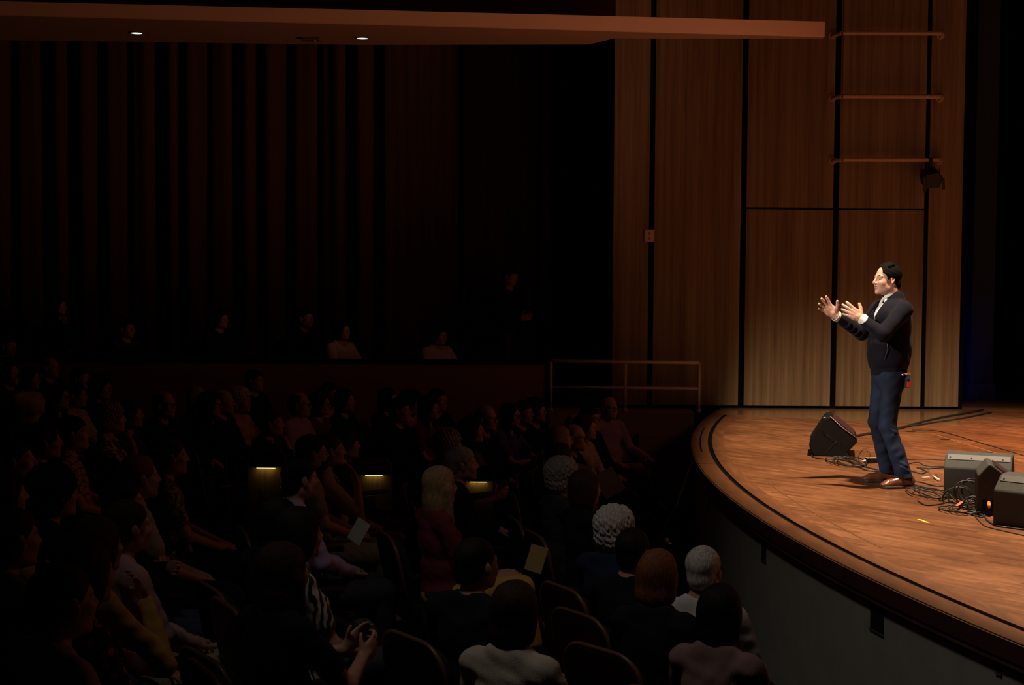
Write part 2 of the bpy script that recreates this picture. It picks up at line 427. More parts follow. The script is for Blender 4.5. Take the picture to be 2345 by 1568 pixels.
# hair in head-local coordinates (x forward, y left, z up, origin mid-head)
def hair_mesh(style, m, h=.0055):
    h = .0042 if style == 'curly' else h; V = Vol((-.19, -.16, -.36 if style == 'long' else -.20), (.14, .16, .19), h)
    amp, fr = .0022, 60
    if style in ('short', 'receding', 'fringe'):
        V.ell((-.020, 0, .038), (.103, .083, .089), None, .01)
        V.ell((-.060, 0, -.030), (.055, .066, .055), None, .02)
        if style == 'short': V.ell((.085, 0, -.030), (.085, .12, .080), None, .008, sub=True)
        if style == 'receding':
            V.ell((.092, 0, .022), (.062, .052, .078), None, .008, sub=True)
            V.ell((.085, 0, -.040), (.085, .12, .072), None, .008, sub=True)
        if style == 'fringe':
            V.ell((.03, 0, .120), (.15, .060, .095), None, .01, sub=True)
            V.ell((.090, 0, -.0), (.090, .12, .10), None, .008, sub=True)
        for q in (1, -1): V.ell((-.004, q * .080, -.012), (.024, .022, .036), None, .004, sub=True)
        V.half((0, 0, -.075), (0.3, 0, -1))
    elif style == 'curly':
        V.ell((-.025, 0, .045), (.122, .110, .105), None, .01); V.ell((-.050, 0, -.030), (.085, .100, .085), None, .02)
        V.ell((.100, 0, -.040), (.095, .085, .095), None, .008, sub=True); amp, fr = .0065, 120
    elif style in ('bob', 'long', 'bun'):
        V.ell((-.020, 0, .042), (.108, .090, .090), None, .01)
        if style != 'bun':
            V.ell((-.025, 0, -.020), (.095, .100, .105), None, .03)
            V.ell((-.045, 0, -.085), (.070, .095, .060), None, .03)
        else:
            V.ell((-.050, 0, -.020), (.065, .075, .070), None, .02); V.ell((-.135, 0, .050), (.042, .045, .042), None, .01)
            for q in (1, -1): V.ell((.0, q * .085, -.015), (.024, .022, .036), None, .004, sub=True)
        if style == 'long':
            V.ell((-.060, 0, -.17), (.055, .105, .150), None, .04)
            for q in (1, -1): V.cone((.0, q * .080, -.02), (.02, q * .085, -.22), .032, .022, .03)
        V.ell((.105, 0, -.045), (.095, .062, .105), None, .008, sub=True)
    R = V.F.copy(); V.ripple(amp, (fr * .5, fr, fr * .25) if style != 'curly' else fr, seed=len(style) * 7)
    return V.mesh('hair', m)

SKIN = mat('skin', (0.52, 0.29, 0.21), rough=0.5, spec=0.35, noise=0.08, nscale=20)
SKIN_DARK = mat('skin_brown', (0.21, 0.098, 0.058), rough=0.5, spec=0.35)
EYE = mat('eye_white', (0.50, 0.47, 0.45), rough=0.25); IRIS = mat('iris', (0.03, 0.015, 0.01), rough=0.2)
BLACK = mat('black_plastic', (0.012, 0.012, 0.013), rough=0.4)
def eye_mesh():
    b = MB(); r = .0125; prof = []
    for i in range(9):
        a = -PI / 2 + PI * i / 8; prof.append((max(.0003, r * math.cos(a)), r * math.sin(a)))
    b.lathe(prof, 12, Matrix.Rotation(PI / 2, 4, 'Y'))
    me = b.mesh('eye', EYE, smooth=True); me.materials.append(IRIS)
    for p in me.polygons:
        if p.center.x > r * .86: p.material_index = 1
    return me
EYE_ME = eye_mesh()
def glasses_mesh():
    b = MB()
    for q in (1, -1):
        b.tube([(.104 + .006 * math.cos(t), q * .033 + .024 * math.cos(t), .002 + .018 * math.sin(t)) for t in [2 * PI * i / 14 for i in range(14)]], .0022, 5, closed=True)
        b.tube([(.100, q * .058, .008), (.02, q * .079, .010), (-.03, q * .080, .0)], .002, 5)
    b.tube([(.110, .010, .004), (.110, -.010, .004)], .002, 5)
    return b.mesh('glasses', BLACK, smooth=True)

# ------------------------------------------------------------------ seated people
POSES = {
    # head: (yaw, pitch, roll); arms: elbow, wrist, finger dir, palm, thumb side (left arm given first, then right)
    'lap':     dict(fem=0, yaw=.10, arms=(((.02, .25, .76), (.25, .07, .66), (.5, -.85, -.1), (0, 0, -1), (.8, .4, 0)), ((.02, -.25, .76), (.24, -.08, .65), (.6, .75, 0), (0, 0, -1), (.8, -.4, 0)))),
    'armrest': dict(fem=0, yaw=-.15, arms=(((.0, .27, .77), (.27, .26, .70), (1, -.1, -.25), (0, 0, -1), (0, -1, 0)), ((.0, -.27, .77), (.26, -.20, .68), (1, .35, -.15), (0, 0, -1), (0, 1, 0))), cross=True),
    'folded':  dict(fem=0, yaw=.0, arms=(((.05, .25, .80), (.19, -.02, .86), (.15, -1, .15), (-1, 0, 0), (.2, 0, 1)), ((.05, -.25, .79), (.17, .03, .81), (.1, 1, .15), (-1, 0, 0), (.2, 0, 1)))),
    'chin':    dict(fem=0, yaw=.12, arms=(((.02, .26, .76), (.24, .03, .67), (.4, -.9, -.05), (0, 0, -1), (.9, .3, 0)), ((.16, -.21, .74), (.15, -.10, .99), (-.35, .25, 1), (-1, .2, 0), (-.2, .9, .3)))),
    'lap_f':   dict(fem=1, yaw=.08, arms=(((.03, .22, .75), (.26, .06, .63), (.6, -.8, -.1), (0, 0, -1), (.8, .4, 0)), ((.03, -.22, .75), (.25, -.07, .64), (.6, .75, 0), (0, 0, -1), (.8, -.4, 0))), cross=True),
    'clap_f':  dict(fem=1, yaw=-.08, arms=(((.10, .23, .78), (.31, .05, .84), (.8, -.1, .6), (0, -1, .1), (-.5, 0, .8)), ((.10, -.23, .78), (.31, -.06, .82), (.8, .15, .5), (0, 1, .1), (-.5, 0, .8)))),
    'chin_f':  dict(fem=1, yaw=.15, arms=(((.02, .22, .75), (.22, -.02, .66), (.3, -.95, 0), (0, 0, -1), (.9, .3, 0)), ((.17, -.18, .73), (.14, -.06, .98), (-.3, .2, 1), (-1, .1, 0), (-.1, 1, .3)))),
    'folded_f': dict(fem=1, yaw=-.05, arms=(((.06, .22, .78), (.18, -.03, .81), (.15, -1, .1), (-1, 0, 0), (.2, 0, 1)), ((.06, -.22, .77), (.17, .04, .77), (.1, 1, .1), (-1, 0, 0), (.2, 0, 1)))),
}
HC0 = np.array((-.035, 0, 1.215))
PROTO = {}
def seated(pose):
    P = POSES[pose]; fem = P['fem']; sh = .165 if fem else .190; rs = .88 if fem else 1.0
    R = rotm(yaw=P['yaw'], pitch=.03); sk = {}
    hips = [(.0, .09, .53), (.0, -.09, .53)]
    knees = [(.44, .10, .53), (.44, -.11, .53)]; ank = [(.47, .10, .11), (.45, -.12, .11)]
    if P.get('cross'): knees[1] = (.43, -.03, .61); ank[1] = (.62, .06, .30)
    def core(V, g):
        V.ell((-.02, 0, .56), (.125 + g, .165 + g, .11 + g), None, .03)
        V.ell((-.045, 0, .72), ((.105 if fem else .125) + g, (.130 if fem else .155) + g, .14 + g), None, .04)
        V.ell((-.07, 0, .90), (.105 * rs + g, (.145 if fem else .170) + g, .15 + g), None, .04)
        V.cone((-.08, sh - .02, 1.015), (-.08, -sh + .02, 1.015), .052 * rs + g, .052 * rs + g, .05)
        V.cone((-.085, .04, 1.06), (-.085, -.04, 1.06), .045 + g, .045 + g, .04)
        if fem:
            for q in (1, -1): V.ell((.02, q * .065, .90), (.045 + g, .055 + g, .050 + g), None, .03)
    def arms(V, g, cut=1.0):
        for i, A in enumerate(P['arms']):
            q = 1 if i == 0 else -1
            s_ = (-.08, q * sh, 1.005); e = A[0]; wr = A[1]
            V.cone(s_, e, .050 * rs + g, .040 * rs + g, .02)
            if cut < 1: pass
            else: V.cone(e, lerp(e, wr, .96), .041 * rs + g, .028 * rs + g, .02)
    def legs(V, g, foot=True, full=1.0):
        for i in (0, 1):
            V.cone(hips[i], knees[i], .088 * (.95 if fem else 1) + g, .060 + g, .03)
            V.cone(knees[i], lerp(knees[i], ank[i], full), .058 + g, .058 + g + (.040 - .058) * full, .02)
    B = Vol((-.26, -.38, -.01), (.80, .38, 1.38), .0072)
    core(B, -.004); arms(B, 0); legs(B, -.004)
    B.cone((-.083, 0, 1.03), tuple(HC0 + np.array((-.025, 0, -.055))), .056 * rs, .052 * rs, .03)
    head(B, HC0, R, .97 if fem else 1.0, fem=fem)
    for i, A in enumerate(P['arms']):
        hand(B, A[1], A[2], A[3], A[4], curl=.45, s=.9 if fem else 1.0)
        an = np.array(ank[i]); B.cone(an, an + (.11, 0, -.06), .036, .028, .02)
    out = dict(body=B.mesh('body', SKIN), R=R, fem=fem)
    S = Vol((-.28, -.38, .40), (.42, .38, 1.14), .009)
    core(S, .011); arms(S, .011); S.ripple(.0045, 22, seed=3)
    S.ell((-.04, 0, 1.11), (.085, .075, .075), None, .01, sub=True)
    S.half((0, 0, .50), (0, 0, -1))
    out['long'] = S.mesh('shirt', SKIN)
    S = Vol((-.28, -.38, .40), (.42, .38, 1.14), .009)
    core(S, .011)
    for i, A in enumerate(P['arms']):
        q = 1 if i == 0 else -1; s_ = (-.08, q * sh, 1.005)
        S.cone(s_, lerp(s_, A[0], .62), .050 * rs + .013, .045 * rs + .018, .02)
    S.ripple(.004, 20, seed=5); S.ell((-.03, 0, 1.11), (.095, .080, .085), None, .01, sub=True)
    S.half((0, 0, .50), (0, 0, -1))
    out['short'] = S.mesh('shirt', SKIN)
    L = Vol((-.20, -.28, .02), (.74, .28, .74), .009)
    L.ell((-.02, 0, .55), (.138, .175, .105), None, .03); legs(L, .012, full=.93); L.ripple(.004, 24, seed=9)
    out['trousers'] = L.mesh('trousers', SKIN)
    if fem:
        L = Vol((-.20, -.30, .02), (.74, .30, .76), .010)
        L.ell((-.02, 0, .55), (.138, .175, .105), None, .03)
        for y0 in (-.10, -.05, 0, .05, .10): L.cone((.0, y0, .54), (.46, y0 * 1.1, .56 if P.get('cross') else .53), .088, .075, .04); L.cone((.46, y0 * 1.1, .55), (.52, y0 * 1.25, .22), .07, .075, .04)
        L.ripple(.006, (8, 30, 8), seed=11); L.half((0, 0, .20), (0, 0, -1))
        out['skirt'] = L.mesh('skirt', SKIN)
    sh_ = Vol((.30, -.26, -.02), (.86, .26, .42), .0075)
    for i in (0, 1):
        an = np.array(ank[i]); dn = np.array((.17, 0, -.055)) if an[2] < .2 else np.array((.15, 0, -.10))
        sh_.cone(an + (-.03, 0, -.06), an + dn, .040, .032, .03); sh_.cone(an + (-.02, 0, -.03), an + (-.02, 0, .0), .04, .044, .02)
    sh_.half((0, 0, .012), (0, 0, -1))
    out['shoes'] = sh_.mesh('shoes', SKIN)
    PROTO[pose] = out
for p_ in POSES: seated(p_)
HAIR = {s_: hair_mesh(s_, SKIN) for s_ in ('short', 'receding', 'fringe', 'curly', 'bob', 'long', 'bun')}
def beard_mesh():
    V = Vol((-.05, -.10, -.16), (.13, .10, .02), .005)
    V.ell((.050, 0, -.085), (.055, .058, .048), None, .01); V.ell((.030, 0, -.06), (.050, .066, .040), None, .01)
    V.ell((.100, 0, -.030), (.07, .05, .027), None, .004, sub=True); V.ell((.107, 0, -.061), (.016, .024, .010), None, .004, sub=True)
    V.half((0.02, 0, -.030), (-.5, 0, 1)); V.ripple(.002, 70)
    return V.mesh('beard', SKIN)
BEARD = beard_mesh(); GLASSES = glasses_mesh()

def hair_mat(col):
    c = {'black': (.010, .008, .007), 'brown': (.045, .022, .012), 'auburn': (.20, .07, .025), 'grey': (.34, .31, .29), 'blond': (.38, .25, .12), 'white': (.55, .50, .46)}[col]
    return mat('hair_' + col, c, rough=.65, spec=.2, noise=.35, nscale=1.0, bump=.5, bscale=1.2, stretch=(60, 160, 30))
FAB = dict(dullpink=(.28, .17, .16), black=(.012, .012, .014), charcoal=(.045, .045, .05), navy=(.015, .022, .06), white=(.68, .66, .64), lilac=(.50, .38, .60), pink=(.62, .40, .42),
           khaki=(.36, .31, .20), beige=(.50, .42, .32), brown=(.16, .08, .04), rust=(.40, .15, .06), olive=(.13, .13, .08), grey=(.26, .26, .26), purple=(.13, .07, .32),
           yellow=(.62, .42, .10), blue=(.10, .16, .32), green=(.08, .13, .10), maroon=(.18, .03, .04), cream=(.62, .55, .44), denim=(.05, .08, .15))
def fabric(c):
    if c in FAB: return mat('cloth_' + c, FAB[c], rough=.85, spec=.2, noise=.12, nscale=6, bump=.25, bscale=220)
    if c == 'plaid': return pattern_mat('cloth_plaid', 'plaid', (.10, .04, .03), (.55, .36, .26), 7)
    if c == 'floral': return pattern_mat('cloth_floral', 'floral', (.55, .22, .25), (.015, .012, .015), 26)
    if c == 'zebra': return pattern_mat('cloth_zebra', 'zebra', (.02, .02, .02), (.60, .52, .44), 9)
    if c == 'leafy': return pattern_mat('cloth_leafy', 'leafy', (.06, .07, .04), (.45, .36, .24), 24)
    if c == 'blackwhite': return pattern_mat('cloth_blackwhite', 'leafy', (.015, .015, .015), (.70, .58, .62), 13)
def setmat(o, m):
    o.material_slots[0].link = 'OBJECT'; o.material_slots[0].material = m
def place_person(loc, rz, pose, hair, hcol, top, sleeve, leg, label, group, extra='', name='person', dark=False):
    pr = PROTO[pose]
    r = empty(name, loc, rz, label, 'person', group)
    sk = SKIN_DARK if dark else SKIN
    b = put('body', pr['body'], r); setmat(b, sk)
    s = put('shirt', pr[sleeve], r); setmat(s, fabric(top))
    if leg.startswith('skirt'):
        t = put('skirt', pr['skirt'], r); setmat(t, fabric(leg.split('_')[1]))
    else:
        t = put('trousers', pr['trousers'], r); setmat(t, fabric(leg))
    f = put('shoes', pr['shoes'], r); setmat(f, BLACK)
    HM = Matrix.Translation(Vector(HC0)) @ Matrix(pr['R'].tolist()).to_4x4() @ Matrix.Scale(.97 if pr['fem'] else 1.0, 4)
    if hair:
        h = put('hair', HAIR[hair], r); h.matrix_local = HM; setmat(h, hair_mat(hcol))
    for q in (1, -1):
        e = put('eye', EYE_ME, r); e.matrix_local = HM @ Matrix.Translation((.0705, q * .031, .002))
    if 'g' in extra: e = put('glasses', GLASSES, r); e.matrix_local = HM
    if 'b' in extra: e = put('beard', BEARD, r); e.matrix_local = HM; setmat(e, hair_mat(hcol))
    return r
# ------------------------------------------------------------------ the setting
WOOD = wood_panel_mat(); STAGE = stage_mat()
DARKW = mat('dark_backing', (0.006, 0.0055, 0.006), rough=0.95, spec=0.03)
WY = 18.1                                   # front face of the stage side wall
EDGE_C = Vector((21.54, 12.21)); EDGE_R = 19.95
def edge_pt(y, off=0.0):
    r = EDGE_R - off; return EDGE_C.x - math.sqrt(r * r - (y - EDGE_C.y) ** 2)

# stage floor: strip-wood thrust with a curved edge
ys = [3.0 + i * (17.9 - 3.0) / 90 for i in range(91)]
b = MB(); out = [(edge_pt(y, .30), y) for y in ys]
b.prism(out + [(2.55, 18.4), (16, 18.4), (16, 3.0)], -0.12, 0.0, 'z')
floor_stage = tag(b.build('floor_stage', STAGE), kind='structure')
MB().prism([(edge_pt(y, .03), y) for y in ys] + [(2.45, 18.1), (16, 18.1), (16, 3.0)], -.16, -.125, 'z').build('subfloor', DARKW, floor_stage)
# apron board with its groove, nosing band and lower wall
def arc_band(o0, o1, z0, z1, ya=3.0, yb=17.9, n=90):
    m = MB(); a = [(edge_pt(y, o0), y) for y in [ya + i * (yb - ya) / n for i in range(n + 1)]]
    c = [(edge_pt(y, o1), y) for y in [ya + i * (yb - ya) / n for i in range(n + 1)]]
    k = n + 1
    v = [(x, y, z1) for x, y in a] + [(x, y, z1) for x, y in c] + [(x, y, z0) for x, y in a] + [(x, y, z0) for x, y in c]
    f = []
    for i in range(n):
        f += [(i, i + 1, k + i + 1, k + i), (2 * k + i, 3 * k + i, 3 * k + i + 1, 2 * k + i + 1), (i, 2 * k + i, 2 * k + i + 1, i + 1), (k + i, k + i + 1, 3 * k + i + 1, 3 * k + i)]
    f += [(0, k, 3 * k, 2 * k), (n, 2 * k + n, 3 * k + n, k + n)]
    return m.add(v, f)
NOSE = mat('apron_board', (0.15, 0.060, 0.024), rough=0.38, spec=0.45, noise=0.25, nscale=3, stretch=(6, 1, 6))
NOSE2 = mat('nosing_band', (0.085, 0.032, 0.014), rough=0.5, noise=0.2, nscale=4)
arc_band(.190, .301, -.13, .0012).build('apron_board', NOSE, floor_stage)
arc_band(.149, .191, -.13, -.012).build('groove_channel', DARKW, floor_stage)
arc_band(.0, .150, -.13, 0.0, 3.0, 13.05).build('apron_board', NOSE, floor_stage)
arc_band(.0, .150, -.13, 0.0, 13.06, 17.9).build('apron_board', NOSE, floor_stage)
arc_band(.070, .085, .0005, .0025, 13.9, 15.9, 30).build('groove_line', DARKW, floor_stage)
arc_band(.42, .432, .0002, .0018, 9.2, 11.9, 40).build('inlay_line', mat('inlay_wood', (.16, .07, .03), rough=.3), floor_stage)
arc_band(-.012, .03, -.095, -.006).build('nosing_band', NOSE2, floor_stage)
wall_apron = tag(arc_band(.045, .15, -1.15, -.085).build('wall_apron', mat('apron_paint', (0.40, 0.42, 0.34), rough=.8, noise=.08, nscale=5)), kind='structure')
for px, py, wd in ((1624, 1135, .035), (1750, 1243, .055), (2010, 1390, .085), (2290, 1478, .02)):
    d = ray(px, py)           # walk the ray to the apron wall
    best = min((abs((d.x * t) - edge_pt(d.y * t, .045)), t) for t in [i * 1e-6 for i in range(1200, 5200)] if 3.5 < d.y * t < 17)
    x, y = d.x * best[1], d.y * best[1]
    M = Matrix.Translation((x, y, 0)) @ Matrix.Rotation(math.atan2(EDGE_C.y - y, EDGE_C.x - x), 4, 'Z')
    q = MB(); hh = .20 if wd > .03 else .10
    q.box(-.004, -wd, -.100 - hh, .05, wd, -.094, M)
    q.build('vent_slot', mat('vent_void', (.004, .004, .004), rough=1), wall_apron)
    fr = MB(); fr.box(-.010, -wd - .006, -.107 - hh, .004, wd + .006, -.099 - hh, M)
    fr.build('vent_lip', mat('vent_lip', (.10, .10, .09), rough=.7), wall_apron)
# glossy strip of flooring under the side wall, cable pocket lids, floor joint lines
a_ = on_z(1650, 949); b_ = on_z(2197, 973)
q = MB(); q.prism([(2.5, WY + .2), (a_.x, a_.y), (b_.x, b_.y), (5.42, WY + .2)], .0, .004, 'z')
q.build('threshold_strip', mat('polished_strip', (.20, .105, .052), rough=.16, spec=.7), floor_stage)
def floor_line(p, q_, wd, m, name, h=.003):
    A = on_z(*p); B = on_z(*q_); d = (B - A).normalized(); n = Vector((-d.y, d.x, 0)) * wd / 2
    m_ = MB(); m_.add([A - n, B - n, B + n, A + n, A - n + Vector((0, 0, h)), B - n + Vector((0, 0, h)), B + n + Vector((0, 0, h)), A + n + Vector((0, 0, h))],
                      [(0, 3, 2, 1), (4, 5, 6, 7), (0, 1, 5, 4), (1, 2, 6, 5), (2, 3, 7, 6), (3, 0, 4, 7)])
    return m_.build(name, m, floor_stage)
floor_line((2130, 992), (2420, 1080), .018, mat('pale_joint', (.34, .16, .07), rough=.3), 'joint_line')
for px, py in ((2164, 1006), (2262, 1036), (2085, 988)):
    p = on_z(px, py); q = MB(); q.lathe([(.05, 0), (.05, .002), (.047, .003)], 20, Matrix.Translation(p))
    q.build('pocket_lid', mat('dull_brass', (.06, .035, .02), rough=.4, metal=.6), floor_stage)

# side wall of the stage: separate veneered panels standing proud of a black backing
wall_stage = empty('wall_stage', (1.2, WY, 0)); tag(wall_stage, kind='structure')
def on_wall(px, py, y=WY): return on_y(px, py, y)
q = MB(); q.box(1.19, WY + .03, -.02, 5.36, WY + .22, 8.0, Matrix.Translation((-1.2, -WY, 0)))
q.build('backing', DARKW, wall_stage)
x_ = lambda px: on_wall(px, 700).x
cols = [(1402, 1484), (1496, 1693), (1706, 1904), (1917, 2112), (2122, 2199)]
seam = on_wall(1900, 478).z
PW = {}
for i, (a, c) in enumerate(cols):
    for z0, z1 in (((.035, seam - .012), (seam + .012, 7.9)) if i in (2, 3) else ((.035, 7.9),)):
        x0, x1 = x_(a), x_(c); zc = (z0 + z1) / 2
        m = MB(); m.box(-(x1 - x0) / 2, 0, z0 - zc, (x1 - x0) / 2, .03, z1 - zc)
        p = m.build('panel', WOOD, wall_stage, bevel=.003); p.location = ((x0 + x1) / 2 - 1.2, 0, zc)
# slim raised strip down the fourth bay, and end return of the wall
m = MB(); m.box(x_(1921) - 1.2, -.012, seam + 1.3, x_(1937) - 1.2, 0, 7.9); m.build('cover_strip', WOOD, wall_stage)
# left return of the stage wall, going back to the box
wall_return = tag(MB().box(1.14, WY + .0, -1.2, 1.19, 20.4, 8.0).build('wall_return', DARKW), kind='structure')

# house floor: gently raked
def rake(x, y):
    s = max(0.0, 1.6 - x); return .15 + .055 * s + .0117 * s * max(0.0, 13 - y)
def floor_z(x, y): return rake(x, y) - 1.22
b = MB(); nx, ny = 40, 60; X0, X1, Y0, Y1 = -10.5, 2.4, 1.0, 20.2
for j in range(ny + 1):
    for i in range(nx + 1):
        x = X0 + (X1 - X0) * i / nx; y = Y0 + (Y1 - Y0) * j / ny; b.v.append((x, y, floor_z(x, y)))
for j in range(ny):
    for i in range(nx):
        k = j * (nx + 1) + i; b.f.append((k, k + 1, k + nx + 2, k + nx + 1))
floor_hall = tag(b.build('floor_hall', mat('dark_carpet', (.022, .012, .012), rough=.95, noise=.3, nscale=40), smooth=True), kind='structure')

# side box: parapet, floor steps, curtain, far panels, soffit
PY = 17.6; ztop = on_y(600, 825, PY).z; xr = on_y(1250, 826, PY).x
PLAST = mat('parapet_paint', (.30, .16, .11), rough=.8, noise=.06, nscale=6)
par = tag(MB().box(-9.5, PY, -1.4, xr, PY + .16, ztop - .03).build('wall_parapet', PLAST), kind='structure')
MB().box(-9.5, PY - .02, ztop - .03, xr + .02, PY + .19, ztop + .012).build('capping', mat('black_capping', (.012, .008, .007), rough=.5), par)
tag(MB().box(-9.5, PY + .19, -.60, xr - .02, 18.75, -.40).build('floor_box', mat('box_carpet', (.02, .011, .011), rough=.95)), kind='structure')
tag(MB().box(-9.5, 18.75, -.60, 1.13, 20.6, -.12).build('floor_box_step', mat('box_carpet', (.02, .011, .011))), kind='structure')
wall_box = empty('wall_box', (0, 20.2, 0)); tag(wall_box, kind='structure')
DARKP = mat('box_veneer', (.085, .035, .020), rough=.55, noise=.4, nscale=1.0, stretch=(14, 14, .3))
bx = lambda px: on_y(px, 450, 20.2).x
MB().box(bx(868), .06, -.6, bx(1275), .20, 6.5).build('backing', DARKW, wall_box)
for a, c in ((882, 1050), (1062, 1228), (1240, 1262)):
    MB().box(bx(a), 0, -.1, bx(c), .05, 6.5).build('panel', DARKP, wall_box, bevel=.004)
tag(MB().box(-12, 20.75, -.6, 6, 20.9, 8.2).build('wall_back', DARKW), kind='structure')
# heavy pleated curtain: one cloth
def curtain(name, x0, x1, y, z0, z1, fold, depth, m, label, cat, seed=1, nz=10, th=.03):
    rs = random.Random(seed); n = int((x1 - x0) / fold * 14); px = []; ph = 0
    for i in range(n + 1):
        ph += 2 * PI / 14 * rs.uniform(.35, 1.7); px.append(ph)
    v = []; f = []
    for j in range(nz + 1):
        z = z0 + (z1 - z0) * j / nz; fl = 1 + .35 * (1 - j / nz)
        for i in range(n + 1):
            x = x0 + (x1 - x0) * i / n
            dy = depth * fl * (math.sin(px[i]) + .35 * math.sin(2.3 * px[i] + j * .1)) ; v.append((x + .03 * math.cos(px[i]) * fl, y + dy, z))
    for j in range(nz):
        for i in range(n):
            k = j * (n + 1) + i; f.append((k, k + 1, k + n + 2, k + n + 1))
    q = MB(); q.add(v, f); o = q.build(name, m, smooth=True); tag(o, label, cat)
    s = o.modifiers.new('thick', 'SOLIDIFY'); s.thickness = .006
    return o
VELVET = mat('dark_velvet', (.085, .034, .020), rough=.95, spec=.1, sheen=.1)
curtain('side_curtain', -9.2, bx(874), 20.0, -.13, 6.5, .36, .085, VELVET, 'tall dark brown pleated curtain covering the wall behind the side box', 'curtain', 3)
# soffit of the upper gallery with its pale fascia
ZS = 4.10
def onz(px, py): return on_z(px, py, ZS)
fr = [onz(-40, 32), onz(400, 43), onz(830, 54), onz(1250, 65), onz(1420, 70), onz(1888, 82.5)]
bk = [onz(1884, 89), onz(1405, 88), onz(1350, 102), onz(830, 103), onz(-40, 91)]
SOF = mat('soffit_paint', (.30, .15, .085), rough=.8, noise=.05, nscale=5)
q = MB(); q.prism([(p.x, p.y) for p in fr + bk], ZS, ZS + .13, 'z')
ceiling = tag(q.build('ceiling_gallery', SOF), kind='structure')
q = MB(); th = .05
for i in range(5):
    a, c = fr[i], fr[i + 1]; h0 = .125 + .022 * i / 5; h1 = .125 + .022 * (i + 1) / 5
    q.add([(a.x, a.y - .012, ZS - .004), (c.x, c.y - .012, ZS - .004), (c.x, c.y - .012, ZS + h1), (a.x, a.y - .012, ZS + h0), (a.x, a.y + th, ZS - .004), (c.x, c.y + th, ZS - .004), (c.x, c.y + th, ZS + h1), (a.x, a.y + th, ZS + h0)],
          [(0, 1, 2, 3), (5, 4, 7, 6), (3, 2, 6, 7), (1, 0, 4, 5), (0, 3, 7, 4), (1, 5, 6, 2)])
q.build('fascia', mat('fascia_paint', (.72, .40, .25), rough=.75), ceiling)
up = on_y(1410, 20, 16.6)
tag(MB().box(-8, 16.6, ZS + .12, up.x, 16.8, 8.3).build('wall_gallery', mat('gallery_paint', (.16, .075, .045), rough=.85)), kind='structure')
for px, py in ((313, 74), (830, 86)):
    p = onz(px, py); q = MB(); q.lathe([(.062, -.006), (.060, .004), (.075, .004), (.077, -.008), (.062, -.012), (.062, -.006)], 24, Matrix.Translation((p.x, p.y, ZS)), caps=False)
    r = empty('downlight', (0, 0, 0), 0, ('bright round downlight in the gallery soffit, nearer the left end' if px < 500 else 'bright round downlight in the gallery soffit, nearer the stage'), 'light', 'soffit downlights')
    q.build('trim_ring', mat('ring_metal', (.12, .07, .05), rough=.6), r)
    MB().lathe([(.056, -.010), (.056, -.004)], 24, Matrix.Translation((p.x, p.y, ZS))).build('lens', emit_mat('downlight_lens', (.93, .97, 1.0), 1.6), r)
p = onz(712, 86); r = empty('projector', (p.x, p.y, ZS), 0, 'small dark ceiling device with a blue standby lamp between the downlights', 'device')
MB().box(-.10, -.06, -.035, .10, .06, 0).build('housing', mat('dev_grey', (.10, .05, .03), rough=.6), r, bevel=.01)
MB().lathe([(.004, -.042), (.004, -.034)], 10, Matrix.Translation((.05, -.03, 0))).build('indicator_lamp', emit_mat('blue_led', (.1, .12, 1.0), 2.0), r)
# handrail of bare tubes at the end of the parapet
RAIL = mat('rail_paint', (.70, .55, .46), rough=.5)
r = empty('guard_rail', (0, 0, 0), 0, 'pale two bar tube railing between the parapet and the stage corner', 'railing')
RY = 17.55; P_ = lambda px, py: on_y(px, py, RY)
A, B, Cc = P_(1262, 827), P_(1432, 829), P_(1601, 830)
MB().tube([A, Cc], .021, 10).build('top_bar', RAIL, r, smooth=True)
MB().tube([P_(1262, 886), P_(1601, 889)], .017, 10).build('middle_bar', RAIL, r, smooth=True)
for t in (A, B, Cc):
    MB().tube([(t.x, t.y, t.z), (t.x, t.y, .0)], .019, 10).tube([(t.x, t.y, .0), (t.x, t.y, .045)], [.032, .022], 10).build('post', RAIL, r, smooth=True)
# landing behind the apron, with a ledge on its face
LAND = mat('landing_paint', (.36, .29, .22), rough=.8, noise=.08, nscale=5)
xl, xr2 = P_(1256, 900).x, P_(1590, 900).x
land = tag(MB().box(xl, RY - .03, -1.3, xr2, 18.08, 0.0).build('floor_landing', LAND), kind='structure')
MB().box(P_(1460, 990).x, RY - .14, -1.3, xr2 + .1, RY - .03, -.235).build('ledge', LAND, land, bevel=.01)
tag(MB().box(xr2 + .0, RY - .02, -1.3, edge_pt(17.6) + .25, 18.3, -.012).build('trim_landing', DARKW), kind='structure')
# blackness beyond the side wall: leg, blue-lit drape, pier, stage back
BLK = mat('black_drape', (.014, .014, .016), rough=.95)
tag(MB().box(5.5, 23.0, -.1, 16, 23.2, 8.3).build('wall_stage_back', DARKW), kind='structure')
tag(MB().box(5.30, 18.4, -.12, 16, 23.1, -.001).build('floor_upstage', mat('upstage_wood', (.10, .045, .018), rough=.3)), kind='structure')
curtain('blue_drape', 5.55, 6.35, 20.6, .01, 8.0, .22, .05, mat('blue_cloth', (.02, .03, .35), rough=.9), 'narrow blue lit drape just right of the wood wall', 'curtain', 8)
curtain('black_leg_curtain', 6.75, 8.9, 20.2, .01, 8.0, .30, .06, BLK, 'black stage leg curtain at the right edge', 'curtain', 5)
pc = on_y(2252, 700, 19.6)
pier = tag(MB().box(pc.x - .14, 19.6, 0, pc.x + .14, 19.95, 8.0).build('pillar', mat('pier_grey', (.030, .034, .026), rough=.9)), kind='structure')
MB().box(pc.x - .17, 19.57, 0, pc.x + .17, 19.98, .20).build('plinth', mat('plinth_grey', (.05, .055, .045), rough=.8), pier)

